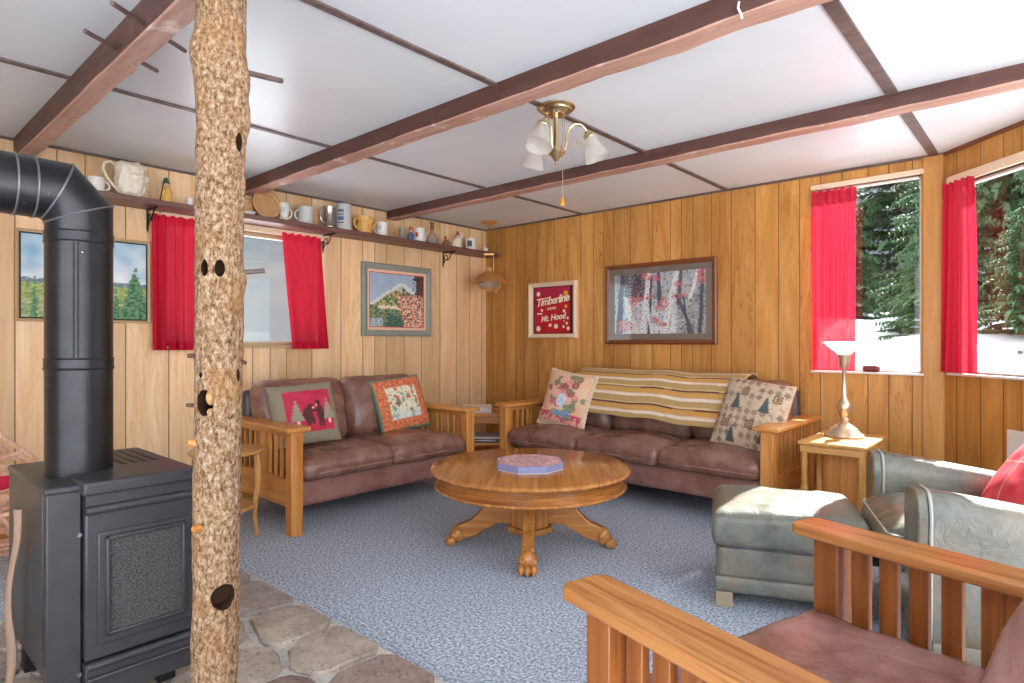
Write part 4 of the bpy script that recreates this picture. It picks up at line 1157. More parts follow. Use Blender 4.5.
# ------------------------------------------------------------------ side table and lamp
def side_table():
    root = empty('side_table', (3.325, -0.545, 0), 0, 'pale wooden side table with turned posts under the table lamp', 'table')
    hw, hd, T = 0.168, 0.275, 0.55
    b = B(); box(b, -hw, hw, -hd, hd, T - 0.02, T); finish(b, 'tabletop', 'sidewood_Y', root, bevel=0.007, seg=3)
    b = B(); box(b, -hw + 0.012, hw - 0.012, -hd + 0.012, hd - 0.012, T - 0.06, T - 0.02); finish(b, 'apron', 'sidewood_X', root, bevel=0.003)
    pr = [(0, 0.0), (0.012, 0.0), (0.014, 0.03), (0.019, 0.07), (0.019, 0.12), (0.012, 0.135), (0.017, 0.15), (0.012, 0.165), (0.018, 0.22), (0.019, 0.30), (0.013, 0.325), (0.018, 0.34), (0.013, 0.355), (0.016, 0.40), (0.018, 0.44), (0.018, 0.491), (0, 0.491)]
    for sx in (-1, 1):
        for sy in (-1, 1):
            b = B(); lathe(b, pr, (sx * (hw - 0.03), sy * (hd - 0.03), 0), 16); finish(b, 'leg', 'sidewood_Z', root)
    b = B(); box(b, -hw + 0.05, hw - 0.05, -0.05, hd - 0.06, 0.07, T - 0.06); finish(b, 'cabinet', 'oak_Z', root, bevel=0.004)
    b = B(); box(b, -hw + 0.02, hw - 0.02, -hd + 0.02, hd - 0.02, 0.05, 0.07); finish(b, 'bottom_shelf', 'sidewood_X', root, bevel=0.003)
    for sx in (-1, 1):
        b = B(); lathe(b, [(r * 0.85, z * 0.86 + 0.07) for r, z in pr], (sx * (hw - 0.06), -0.085, 0), 14); finish(b, 'inner_post', 'sidewood_Z', root)
side_table()
def table_lamp():
    root = empty('table_lamp', (3.315, -0.50, 0.55), 0, 'brass candlestick lamp with white flared glass shade on the side table', 'lamp')
    b = B(); lathe(b, [(0, 0), (0.100, 0), (0.103, 0.010), (0.092, 0.020), (0.080, 0.028), (0.068, 0.048), (0.046, 0.064), (0.026, 0.078), (0.018, 0.088), (0, 0.09)], seg=40); finish(b, 'base', 'lamp_brass', root)
    b = B(); lathe(b, [(0, 0.085), (0.017, 0.085), (0.024, 0.098), (0.016, 0.11), (0.026, 0.13), (0.035, 0.155), (0.035, 0.18), (0.026, 0.198), (0.019, 0.21), (0.013, 0.225), (0.0105, 0.30), (0.010, 0.385), (0.016, 0.395), (0, 0.396)], seg=28); finish(b, 'stem', 'lamp_brass', root)
    b = B(); lathe(b, [(0, 0.392), (0.018, 0.392), (0.026, 0.41), (0.030, 0.45), (0.034, 0.466), (0.030, 0.470), (0, 0.470)], seg=28); finish(b, 'cup', 'lamp_brass', root)
    b = B(); lathe(b, [(0.030, 0.462), (0.045, 0.480), (0.068, 0.500), (0.094, 0.520), (0.118, 0.537), (0.120, 0.539), (0.117, 0.540), (0.092, 0.524), (0.064, 0.504), (0.042, 0.484), (0.026, 0.468), (0.030, 0.462)], seg=48); finish(b, 'lamp_shade', 'lamp_milk', root)
table_lamp()
p = ray_y(871, 370, -0.012)
b = B(); softbox(b, 0.048, 0.018, 0.020, 0.016, (14, 8, 8), None); 
tag(finish(b, 'glasses_case', 'maroon', loc=(p.x, -0.008, 0.921)), 'small dark red rounded case on the window sill behind the lamp', 'case')
# ------------------------------------------------------------------ grey leather ottoman
def ottoman():
    a = R(23); root = empty('ottoman', (3.328, -1.562, 0), a, 'square grey leather ottoman with piped cushion top in front of the grey armchair', 'ottoman')
    hx, hy = 0.275, 0.245
    b = B(); softbox(b, hx + 0.006, hy + 0.006, 0.034, 0.012, (20, 18, 4), wrinkle(0.003, 6, 1), (0, 0, 0.094)); finish(b, 'skirt_band', 'leather_grey', root, angle=70)
    b = B(); softbox(b, hx, hy, 0.07, 0.02, (22, 20, 6), wrinkle(0.006, 5, 2), (0, 0, 0.188)); finish(b, 'base', 'leather_grey', root, angle=70)
    hz = 0.075; b = B()
    pf = puff(hx, hy, hz, 0.027, 0.03, 3.0, 0.005)
    def fn(p):
        q = pf(p)
        if p.z > 0.02: q.z += 0.004 * nz(p.x * 20, p.y * 9, 4) * (1 - abs(p.x / hx) ** 4)
        return q
    softbox(b, hx + 0.012, hy + 0.012, hz, 0.032, (36, 32, 12), fn, (0, 0, 0.318)); c = finish(b, 'cushion', 'leather_grey', root, angle=80)
    b = B(); tube(b, piping_loop(hx * 1.045, hy * 1.045, 0.360, 0.06), 0.0055, 8, closed=True); finish(b, 'piping', 'piping_grey', c)
    b = B(); tube(b, piping_loop(hx * 1.03, hy * 1.03, 0.250, 0.05), 0.004, 8, closed=True); finish(b, 'seam', 'leather_dark', c)
    for sx in (-1, 1):
        for sy in (-1, 1):
            b = B(); box(b, sx * (hx - 0.03) - 0.034, sx * (hx - 0.03) + 0.034, sy * (hy - 0.03) - 0.034, sy * (hy - 0.03) + 0.034, 0, 0.064); finish(b, 'foot', 'foot_suede', root, bevel=0.004)
ottoman()
# ------------------------------------------------------------------ grey leather armchair
def armchair():
    th = R(-69.2); ca, sa = math.cos(th), math.sin(th)
    front = Vector((3.735, -1.58, 0)); back = Vector((-sa, ca, 0))
    root = empty('armchair', (front.x + back.x * 0.43, front.y + back.y * 0.43, 0), th, 'grey leather club armchair with rolled arms at the right, facing the ottoman', 'armchair')
    D = 0.86; hw = 0.45; aw = 0.165
    for s in (-1, 1):
        xc = s * (hw - aw / 2)
        # arm: cross section swept backwards, drooping towards the back
        b = B(); n = 26; rings = []
        for i in range(n + 1):
            t = i / n; y = -D / 2 + 0.022 + (D - 0.10) * t; top = 0.60 - 0.115 * t ** 1.2
            ring = []
            m = 28; k = 0
            for k in range(m):
                a = 2 * PI * k / m; cs_, sn = math.cos(a), math.sin(a)
                e = 0.42
                x = aw / 2 * math.copysign(abs(cs_) ** e, cs_); z = math.copysign(abs(sn) ** e, sn)
                zz = 0.10 + (top - 0.10) * (z + 1) / 2
                x *= 1.0 + 0.10 * math.exp(-((top - 0.06 - zz) / 0.07) ** 2)
                gath = math.exp(-t * 9) * 0.0055 * math.sin(zz * 150 + 2 * nz(zz * 9, s))
                d = 0.006 * nz(x * 8 + s * 5, y * 5, zz * 5) + gath
                ring.append(b.verts.new((xc + x * (1 + d * 3), y, zz + d * 0.4)))
            rings.append(ring)
        for r0, r1 in zip(rings, rings[1:]):
            for k in range(28): b.faces.new((r0[k], r0[(k + 1) % 28], r1[(k + 1) % 28], r1[k]))
        b.faces.new(rings[0][::-1]); b.faces.new(rings[-1])
        arm = finish(b, 'arm', 'leather_grey', root, angle=70)
        b = B(); pts = []
        for k in range(40):
            a = 2 * PI * k / 40; cs_, sn = math.cos(a), math.sin(a)
            x = aw / 2 * math.copysign(abs(cs_) ** 0.42, cs_); zz = 0.10 + 0.505 * (math.copysign(abs(sn) ** 0.42, sn) + 1) / 2
            pts.append((xc + x * (1.03 + 0.12 * math.exp(-((0.54 - zz) / 0.07) ** 2)), zz))
        prism(b, pts, -0.018, 0.018, 0, Matrix.Translation((0, -D / 2 + 0.006, 0)) @ Matrix.Rotation(R(90), 4, 'X'))
        finish(b, 'arm_front', 'leather_grey', arm, bevel=0.008, seg=3)
        b = B(); tube(b, [(x, -D / 2 + 0.027, z) for x, z in pts], 0.0055, 8, closed=True); finish(b, 'piping', 'piping_grey', arm)
    iw = hw - aw
    b = B(); softbox(b, iw + 0.01, 0.37, 0.09, 0.03, (16, 20, 6), wrinkle(0.005, 5, 8), (0, -0.03, 0.19)); finish(b, 'seat_base', 'leather_grey', root, angle=70)
    hx, hy, hz = iw + 0.004, 0.33, 0.085
    pf = puff(hx, hy, hz, 0.040, 0.02, 9.0, 0.012)
    def fs_(p):
        q = pf(p)
        if p.y < -hy * 0.8: q.z += 0.006 * math.sin(p.x * 95 + 3 * nz(p.x * 8, p.z * 20)) * (1 - abs(p.z / hz)); q.y -= 0.03 * (1 - (p.z / hz) ** 2) * (1 - (p.x / hx) ** 4)
        return q
    b = B(); softbox(b, hx, hy, hz, 0.06, (28, 26, 12), fs_, (0, -0.14, 0.355)); c = finish(b, 'seat_cushion', 'leather_grey', root, angle=80)
    b = B(); tube(b, [Vector((p.x, p.y - 0.14 - (0.02 if p.y < -hy * .9 else 0), p.z)) for p in piping_loop(hx * 0.99, hy * 0.99, 0.408, 0.06)], 0.005, 8, closed=True); finish(b, 'piping', 'piping_grey', c)
    b = B(); softbox(b, iw + 0.06, 0.10, 0.29, 0.08, (20, 8, 16), wrinkle(0.014, 5, 11)); finish(b, 'backrest', 'leather_grey', root, (0, D / 2 - 0.11, 0.50), (R(-12), 0, 0), angle=80)
    b = B(); softbox(b, hw + 0.004, D / 2 - 0.03, 0.03, 0.01, (20, 20, 4), None, (0, 0.0, 0.10)); finish(b, 'skirt_band', 'leather_grey', root, angle=70)
    for sx in (-1, 1):
        for sy in (-1, 1):
            b = B(); box(b, sx * (hw - 0.06) - 0.036, sx * (hw - 0.06) + 0.036, sy * (D / 2 - 0.07) - 0.036, sy * (D / 2 - 0.07) + 0.036, 0, 0.072); finish(b, 'foot', 'foot_suede', root, bevel=0.004)
    p = root.matrix_basis @ Vector((-0.05, -0.06, 0.44))
    pillow('red throw pillow leaning in the grey leather armchair', f_redp, 0.42, 0.40, 0.14, p, th, R(38), R(-8), 0.05, rgb(190, 48, 64))
armchair()
# ------------------------------------------------------------------ mission chair in the foreground
def front_chair():
    th = R(-105.5); ca, sa = math.cos(th), math.sin(th); back = Vector((-sa, ca, 0))
    c = Vector((3.609, -2.968, 0)) + back * 0.45
    root = empty('mission_armchair', tuple(c), th, 'oak mission armchair with slatted arms and brown leather seat, nearest the camera', 'armchair')
    half = 0.377; AH, D = 0.614, 0.92; y0 = -0.45; AW = 0.116
    for s in (-1, 1):
        xc = s * half
        pts = [(-AW / 2, 0.0 + 0.018), (-AW / 2 + 0.018, 0), (AW / 2 - 0.018, 0), (AW / 2, 0.018), (AW / 2, D), (-AW / 2, D)]
        b = B(); prism(b, [(xc + x, y0 + y) for x, y in pts], AH - 0.027, AH); finish(b, 'armrest', 'chairwood_Y', root, bevel=0.005, seg=3)
        for d0, d1, w, nm in ((0.055, 0.120, 0.031, 'leg'), (0.72, 0.80, 0.031, 'leg')):
            b = B(); box(b, xc - w, xc + w, y0 + d0, y0 + d1, 0, AH - 0.027); finish(b, nm, 'chairwood_Z', root, bevel=0.003)
        b = B()
        for d0, d1 in ((0.142, 0.182), (0.207, 0.247), (0.272, 0.312), (0.338, 0.378), (0.412, 0.50), (0.53, 0.57), (0.597, 0.637), (0.664, 0.704)):
            box(b, xc - 0.010, xc + 0.010, y0 + d0, y0 + d1, 0.205, AH - 0.02)
        finish(b, 'slats', 'chairwood_Z', root, bevel=0.002)
        b = B(); box(b, xc - 0.014, xc + 0.014, y0 + 0.085, y0 + 0.73, 0.13, 0.21); finish(b, 'side_rail', 'chairwood_Y', root, bevel=0.003)
    iw = half - 0.020
    b = B(); box(b, -iw - 0.01, iw + 0.01, y0 + 0.05, y0 + 0.078, 0.13, 0.27); finish(b, 'front_rail', 'chairwood_X', root, bevel=0.003)
    hx, hy, hz = iw, 0.33, 0.068
    b = B(); softbox(b, hx, hy, hz, 0.035, (30, 30, 8), puff(hx, hy, hz, 0.018, 0.005, 15.0, 0.010), (0, y0 + 0.045 + hy, 0.345)); sc_ = finish(b, 'seat_cushion', 'leather_chair', root, angle=80)
    hx, hz, hy = iw - 0.02, 0.28, 0.075
    b = B(); softbox(b, hx, hz, hy, 0.06, (26, 26, 8), puff(hx, hz, hy, 0.04, 0.01, 19.0, 0.012)); finish(b, 'back_cushion', 'leather_chair', root, (0, y0 + 0.728, 0.615), (R(90 - 20), 0, 0), angle=80)
    b = B()
    xf = Matrix.Translation((0, y0 + 0.86, 0.62)) @ Matrix.Rotation(R(-20), 4, 'X')
    for z in (-0.29, 0.29): box(b, -iw + 0.03, iw - 0.03, -0.014, 0.014, z - 0.035, z + 0.035, 0, xf)
    for k in range(7):
        x = (-1 + 2 * k / 6) * (iw - 0.06); box(b, x - 0.02, x + 0.02, -0.009, 0.009, -0.27, 0.27, 0, xf)
    finish(b, 'back_frame', 'chairwood_Z', root, bevel=0.003)
front_chair()

# white plate low on the angled wall
b = B(); s0 = 0.43; box(b, 0, 0.26, -0.012, 0, 0, 0.24)
tag(finish(b, 'wall_plate', 'white_plate', loc=(BEND + s0 * S2, -s0 * S2, 0.40), rot=(0, 0, R(-45)), bevel=0.003), 'pale square cover plate low on the angled wall behind the armchair', 'plate')

# ------------------------------------------------------------------ pictures
def frame(name, label, w, h, fw, depth, fmat, loc, rz, profile=0.5):
    root = empty(name, loc, rz, label, 'picture')
    b = B(); q = [(-1, -1), (1, -1), (1, 1), (-1, 1)]
    pr = [(0, 0.0), (0, depth * 0.8), (fw * 0.25, depth), (fw * profile, depth * 0.92), (fw, depth * 0.6), (fw, 0.0)]
    rings = []
    for sx, sy in q: rings.append([b.verts.new((sx * (w / 2 - d), -e, sy * (h / 2 - d))) for d, e in pr])
    for i in range(4):
        r0, r1 = rings[i], rings[(i + 1) % 4]
        for k in range(len(pr)): b.faces.new((r0[k], r0[(k + 1) % len(pr)], r1[(k + 1) % len(pr)], r1[k]))
    finish(b, 'frame', fmat, root, smooth=False)
    return root
def matt(root, w, h, iw, ih, y, mat, name='mat_board'):
    b = B(); q = [(-1, -1), (1, -1), (1, 1), (-1, 1)]
    o = [b.verts.new((sx * w / 2, y, sz * h / 2)) for sx, sz in q]; i = [b.verts.new((sx * iw / 2, y, sz * ih / 2)) for sx, sz in q]
    o2 = [b.verts.new((sx * w / 2, y + .003, sz * h / 2)) for sx, sz in q]; i2 = [b.verts.new((sx * iw / 2, y + .003, sz * ih / 2)) for sx, sz in q]
    for k in range(4):
        k2 = (k + 1) % 4
        b.faces.new((o[k], o[k2], i[k2], i[k])); b.faces.new((o2[k], i2[k], i2[k2], o2[k2])); b.faces.new((i[k], i[k2], i2[k2], i2[k])); b.faces.new((o[k], o2[k], o2[k2], o[k2]))
    finish(b, name, mat, root, smooth=False)
# mountain village painting
def f_village(u, v):
    n = nz(u * 7, v * 7, 2); n2 = nz(u * 22, v * 22, 5); n3 = nz(u * 44, v * 44, 8)
    c = mixc(rgb(188, 200, 212), rgb(160, 178, 200), v + .3 * n)
    mt = 0.42 + 0.42 * max(0, 1 - abs(u - .58) / .55) + 0.05 * n2
    if v < mt - .02 - .1 * abs(u - .3):
        c = mixc(rgb(168, 168, 92), rgb(92, 122, 84), min(1, max(0, u * 1.5 - .2 + n)))
        if n2 > .16: c = mixc(c, rgb(206, 204, 172), .7)
        if n2 < -.16: c = mixc(c, rgb(58, 86, 66), .75)
        if v > .68: c = mixc(c, rgb(218, 222, 216) if n2 > 0 else rgb(70, 98, 80), .6)
    elif v < mt + .03: c = rgb(216, 218, 214)
    if u > .84 + .10 * n2 - .12 * (v - .7) and v > .52: c = rgb(60, 48, 46) if n3 < .1 else rgb(120, 84, 72)
    edge = .66 - .42 * u + .0
    if u + v * .25 + .10 * n2 > .62 and v < .62 + .10 * n2:
        k = int((n2 + n3 + 1.2) * 3.6)
        c = (rgb(190, 78, 52), rgb(240, 212, 184), rgb(226, 150, 108), rgb(250, 236, 218), rgb(176, 62, 48), rgb(96, 92, 70), rgb(218, 136, 92), rgb(236, 190, 160))[k % 8]
    elif v < .40 + .04 * n2:
        c = mixc(rgb(150, 156, 116), rgb(78, 108, 84), .5 + 1.3 * n2)
        if v > .345 + .03 * n2 and u > .15: c = rgb(232, 216, 190)
        if v < .26 + .10 * n and .28 < u + .1 * n2: c = mixc(rgb(40, 82, 74), rgb(96, 136, 112), .35 + n3 * 1.6)
        if v < .16 and u < .24: c = mixc(rgb(186, 200, 208), rgb(140, 160, 160), .5 + n2)
    return c
r0 = frame('framed_painting', 'mountain village painting in a sage grey frame above the loveseat', 0.725, 0.605, 0.052, 0.035, 'frame_sage', (0.0, -1.0925, 1.4375), R(90))
matt(r0, 0.622, 0.502, 0.578, 0.458, -0.014, 'mat_peach'); matt(r0, 0.58, 0.46, 0.566, 0.446, -0.0125, 'red_cloth', 'inner_border')
art('painting', 0.57, 0.45, 150, 120, f_village, 'print_paint', r0, (0, -0.011, 0))
# landscape behind the stove pipe
def f_land(u, v):
    n = nz(u * 6, v * 6, 4); n2 = nz(u * 30, v * 30, 6)
    c = mixc(rgb(232, 234, 232), rgb(126, 172, 200), min(1, max(0, (v - .35) * 1.3 + .6 * n)))
    if v < .47 + .03 * nz(u * 14, 1): c = rgb(112, 126, 136) if n2 < .2 else rgb(150, 160, 166)
    if v < .42 + .02 * nz(u * 20, 3): c = mixc(rgb(178, 184, 112), rgb(126, 146, 84), .5 + 1.5 * n2)
    if v < .20 + .08 * n: c = mixc(rgb(186, 188, 140), rgb(112, 142, 84), .5 + 1.5 * n2)
    for tx, tw, tt in ((.90, .15, .68), (.74, .05, .46), (.1, .03, .50), (.22, .03, .49)):
        if v < tt and abs(u - tx) < tw * (1 - v / tt) + .03 * n2: c = mixc(rgb(56, 98, 66), rgb(110, 152, 108), .5 + 1.5 * n2)
    return c
r0 = frame('framed_painting', 'meadow and sky landscape painting in a thin wood frame behind the stove pipe', 0.66, 0.505, 0.016, 0.028, 'frame_thin', (0.0, -3.332, 1.454), R(90))
matt(r0, 0.63, 0.475, 0.612, 0.457, -0.017, 'black_mat', 'liner'); art('painting', 0.616, 0.461, 120, 90, f_land, 'print_paint', r0, (0, -0.014, 0))
# birch picture
BT = [(.06, .02, .10, 1.0, .035, 0), (.22, .10, .13, .62, .03, 1), (.33, .0, .40, 1.0, .030, 1), (.40, .0, .43, .95, .016, 2), (.44, .0, .37, .55, .020, 1), (.52, .45, .50, 1.0, .022, 2), (.56, .0, .70, 1.0, .034, 1), (.72, .45, .74, 1.0, .02, 2), (.86, .0, .70, .62, .02, 2), (.83, .55, .92, 1.0, .016, 1), (.82, .0, .76, .60, .012, 0), (.93, .0, .96, 1.0, .018, 0), (.28, .0, .16, .5, .022, 1), (.66, .05, .66, .3, .02, 1)]
def f_birch(u, v):
    n = nz(u * 9, v * 7, 2); n2 = nz(u * 34, v * 30, 5); n3 = nz(u * 70, v * 60, 8)
    c = mixc(rgb(176, 172, 178), rgb(226, 218, 218), .5 + n + .5 * n2)
    if v > .55: c = mixc(c, rgb(110, 112, 132), .35 + n)
    if u < .16 and v < .8: c = mixc(c, rgb(186, 206, 212), .7)
    if v > .6 and .12 < u < .36: c = mixc(c, rgb(44, 38, 48), .75)
    if u > .70 and v < .6: c = mixc(c, rgb(58, 62, 76), .45 + n2)
    if n3 > .3: c = mixc(c, rgb(236, 232, 230), .5)
    if n2 < -.36: c = mixc(c, rgb(70, 62, 74), .6)
    for x0, y0, x1, y1, w, kd in BT:
        if y0 <= v <= y1:
            t = (v - y0) / (y1 - y0); x = x0 + (x1 - x0) * t + .008 * nz(v * 6, x0 * 9); ww = w * (1.1 - .4 * t)
            if abs(u - x) < ww:
                c = (rgb(70, 74, 90), rgb(238, 230, 226), rgb(84, 78, 94))[kd]
                if kd == 1 and n3 < -.28: c = rgb(140, 124, 126)
    for ex, ey, rx, ry in ((.27, .58, .08, .06), (.22, .52, .05, .05), (.56, .50, .06, .09), (.52, .42, .05, .05), (.72, .60, .09, .04), (.95, .88, .06, .12), (.46, .90, .08, .05), (.46, .22, .06, .05), (.54, .16, .06, .04), (.40, .60, .04, .06), (.12, .14, .10, .10), (.72, .78, .05, .05), (.36, .93, .05, .05)):
        if ell(u, v, ex, ey, rx, ry) and n2 + n3 > -.05: c = mixc(rgb(206, 70, 78), rgb(226, 130, 134), .5 + n3)
    return c
r0 = frame('framed_picture', 'large birch forest picture with red leaves in a brown frame above the sofa', 0.953, 0.645, 0.036, 0.030, 'frame_brown', (1.885, 0.0, 1.391), 0)
matt(r0, 0.89, 0.58, 0.785, 0.478, -0.016, 'mat_taupe'); art('print', 0.80, 0.49, 200, 130, f_birch, 'print_glazed', r0, (0, -0.013, 0))
b = B(); box(b, -0.443, 0.443, -0.021, -0.019, -0.288, 0.288); finish(b, 'glazing', 'window_glass', r0, smooth=False)
# red lodge sign in a shadow box frame
r0 = frame('framed_sign', 'small red sign with cream script lettering in a cream shadow-box frame', 0.535, 0.50, 0.038, 0.045, 'frame_cream', (0.845, 0.0, 1.371), 0)
b = B(); box(b, -0.235, 0.235, -0.006, -0.002, -0.215, 0.215); finish(b, 'backing', 'black_mat', r0, smooth=False)
def f_sign(u, v):
    c = mixc(rgb(176, 20, 36), rgb(196, 34, 48), .5 + nz(u * 5, v * 5))
    if v > .80: c = mixc(c, rgb(176, 44, 90), .6)
    if v > .55 and nz(u * 8, 3) * .12 + .72 > v > .66: c = mixc(c, rgb(120, 16, 28), .5)
    return c
art('poster', 0.400, 0.408, 60, 60, f_sign, 'print_paint', r0, (-0.01, -0.012, 0), depth=0.006)
def text(name, s, size, x, z, mat, parent, rot=0.0, shear=0.0, bold=0.0, y=-0.0135, spacing=1.0):
    cu = bpy.data.curves.new(name, 'FONT'); cu.body = s; cu.size = size; cu.shear = shear; cu.align_x = 'CENTER'; cu.align_y = 'CENTER'; cu.offset = bold; cu.extrude = 0.0008; cu.space_character = spacing
    o = bpy.data.objects.new('tmp', cu); COL.objects.link(o); bpy.context.view_layer.update()
    me = bpy.data.meshes.new_from_object(o.evaluated_get(bpy.context.evaluated_depsgraph_get())); bpy.data.objects.remove(o, do_unlink=True)
    me.materials.clear()
    return link(name, me, mat, parent, (x, y, z), (R(90), R(-rot), 0))
text('lettering', 'Timberline', 0.098, -0.01, 0.085, 'letter_cream', r0, 7, 0.35, 0.0022, spacing=0.88)
text('lettering', 'LODGE', 0.030, -0.015, 0.015, 'letter_cream', r0, 4, 0.0, 0.0008)
text('lettering', 'Mt. Hood', 0.074, 0.0, -0.068, 'letter_cream', r0, 6, 0.3, 0.002, spacing=0.95)
b = B()
for k, (x, z, rr) in enumerate(((-0.165, 0.150, .021), (-0.165, -0.165, .024), (0.035, -0.145, .022), (-0.03, -0.135, .015), (0.125, -0.012, .014), (0.165, -0.075, .012), (0.155, -0.12, .013), (0.17, -0.165, .016), (0.12, -0.15, .012), (-0.125, 0.0, .014))):
    xf = Matrix.Translation((x, -0.0125, z)) @ Matrix.Rotation(R(90), 4, 'X'); lathe(b, [(0, 0), (rr, 0), (rr, 0.0012), (0, 0.0012)], seg=16, xf=xf)
xf = Matrix.Translation((-0.15, -0.0125, -0.03)); box(b, -0.03, 0.028, -0.001, 0, -0.006, 0.006, 0, xf)
box(b, -0.07, 0.07, -0.001, 0, -0.004, 0.005, 0, Matrix.Translation((-0.10, -0.0125, 0.105)) @ Matrix.Rotation(R(-7), 4, 'Y'))
finish(b, 'emblems', 'letter_cream', r0, smooth=False)
b = B()
for x, z, rr in ((0.145, 0.142, .025), (0.145, 0.028, .015), (0.125, -0.10, .009)):
    xf = Matrix.Translation((x, -0.0125, z)) @ Matrix.Rotation(R(90), 4, 'X'); lathe(b, [(0, 0), (rr, 0), (rr, 0.0012), (0, 0.0012)], seg=16, xf=xf)
finish(b, 'yellow_emblems', 'letter_yellow', r0, smooth=False)

# ------------------------------------------------------------------ chandelier and hanging lamp
def chandelier():
    root = empty('ceiling_lamp', (2.465, -2.062, H), R(41.8), 'brass ceiling lamp with three frosted tulip shades and a pull chain', 'lamp')
    b = B(); lathe(b, [(0, 0), (0.088, 0), (0.090, -0.006), (0.084, -0.012), (0.076, -0.013), (0.074, -0.022), (0.050, -0.032), (0.045, -0.04), (0.0, -0.042)], seg=40); finish(b, 'canopy', 'brass', root)
    b = B(); lathe(b, [(0, -0.035), (0.013, -0.035), (0.013, -0.215), (0, -0.215)], seg=16); finish(b, 'stem', 'brass', root)
    b = B(); lathe(b, [(0, -0.205), (0.042, -0.205), (0.046, -0.212), (0.040, -0.222), (0.022, -0.235), (0.014, -0.248), (0.006, -0.256), (0.006, -0.27), (0, -0.272)], seg=28); finish(b, 'hub', 'brass', root)
    for k, an in enumerate((243, 3, 123)):
        a = R(an); d = Vector((math.cos(a), math.sin(a), 0)); Zv = Vector((0, 0, 1))
        pts = [d * 0.035 - Zv * 0.205, d * 0.048 - Zv * 0.18, d * 0.05 - Zv * 0.14, d * 0.062 - Zv * 0.10, d * 0.09 - Zv * 0.078, d * 0.12 - Zv * 0.08, d * 0.14 - Zv * 0.10, d * 0.152 - Zv * 0.125]
        b = B(); tube(b, pts, 0.0052, 8); arm = finish(b, 'arm', 'brass', root)
        ax = (d * 0.36 - Zv * 0.93).normalized(); p0 = d * 0.150 - Zv * 0.118
        q = ax.to_track_quat('Z', 'Y').to_matrix().to_4x4(); xf = Matrix.Translation(p0) @ q
        b = B(); lathe(b, [(0, -0.008), (0.014, -0.006), (0.026, 0.008), (0.029, 0.022), (0.027, 0.026), (0, 0.026)], seg=20, xf=xf); finish(b, 'shade_holder', 'brass', arm)
        b = B(); prof = [(0.024, 0.02), (0.034, 0.04), (0.042, 0.07), (0.050, 0.10), (0.060, 0.128), (0.062, 0.132), (0.058, 0.130), (0.048, 0.10), (0.040, 0.07), (0.032, 0.042), (0.022, 0.022), (0.024, 0.02)]
        lathe(b, prof, seg=32, xf=xf); finish(b, 'lamp_shade', 'shade_glass', arm)
        b = B(); k0 = xf @ Vector((0, 0, 0.055)); ball(b, k0, 0.022, 12); finish(b, 'bulb', 'lamp_milk', arm)
    # wire scrolls
    for a in (R(70), R(10)):
        d = Vector((math.cos(a), math.sin(a), 0)); pts = []
        for k in range(22):
            t = k / 21; r = 0.02 * (1 - t * .6); an = t * 3.6 * PI; pts.append(d * (0.095 + r * math.cos(an)) + Vector((0, 0, -0.165 + r * math.sin(an))))
        b = B(); tube(b, pts, 0.0018, 6); finish(b, 'scroll', 'chain', root)
    for dx in (0.028, 0.036):
        b = B(); tube(b, [(dx, -0.03, -0.03), (dx, -0.03, -0.43 if dx < 0.03 else -0.20)], 0.0016, 6)
        pc = finish(b, 'pull_chain', 'chain', root)
        if dx < 0.03:
            b = B(); lathe(b, [(0, 0), (0.004, -0.002), (0.006, -0.012), (0.011, -0.022), (0.012, -0.032), (0.008, -0.042), (0, -0.046)], (dx, -0.03, -0.43), 14); finish(b, 'pull_knob', 'amber', pc)
chandelier()
def hanging_lamp():
    root = empty('hanging_lamp', (0.305, -0.274, H), R(41.8), 'copper shade lamp hanging on a chain in the room corner', 'lamp')
    b = B(); lathe(b, [(0, 0), (0.078, 0), (0.080, -0.006), (0.060, -0.014), (0.030, -0.026), (0.022, -0.036), (0, -0.038)], seg=32); finish(b, 'canopy', 'copper', root)
    z = -0.036; k = 0
    b = B()
    while z > -0.29:
        pts = []
        for q in range(14):
            a = 2 * PI * q / 14; x = 0.008 * math.cos(a); pts.append(((x, 0, z - 0.013 + 0.016 * math.sin(a)) if k % 2 else (0, x, z - 0.013 + 0.016 * math.sin(a))))
        tube(b, pts, 0.003, 6, closed=True); z -= 0.024; k += 1
    finish(b, 'chain', 'brass_old', root)
    b = B(); box(b, -0.045, 0.045, -0.008, 0.008, -0.305, -0.29); tube(b, [(-0.042, 0, -0.30), (-0.042, 0, -0.45)], 0.0035, 8); tube(b, [(0.042, 0, -0.30), (0.042, 0, -0.45)], 0.0035, 8); finish(b, 'hanger', 'copper', root)
    b = B(); lathe(b, [(0.03, -0.42), (0.034, -0.45), (0.045, -0.462), (0.09, -0.485), (0.13, -0.520), (0.155, -0.548), (0.172, -0.556), (0.170, -0.560), (0.152, -0.553), (0.126, -0.524), (0.086, -0.490), (0.040, -0.468), (0.03, -0.42)], seg=48); finish(b, 'lamp_shade', 'copper', root)
    b = B(); lathe(b, [(0.10, -0.545), (0.105, -0.565), (0.088, -0.60), (0.062, -0.62), (0.058, -0.62), (0.084, -0.598), (0.10, -0.565), (0.096, -0.546), (0.10, -0.545)], seg=36); finish(b, 'glass_bowl', 'clear_glass', root)
    b = B(); lathe(b, [(0, -0.53), (0.04, -0.53), (0.05, -0.56), (0.06, -0.60), (0.045, -0.63), (0.02, -0.642), (0, -0.645)], seg=28); finish(b, 'font', 'copper', root)
    for s in (-1, 1):
        b = B(); tube(b, [(s * 0.10, 0, -0.545), (s * 0.098, 0, -0.60), (s * 0.06, 0, -0.635), (s * 0.07, 0, -0.66)], 0.004, 8); finish(b, 'bracket', 'copper', root)
hanging_lamp()
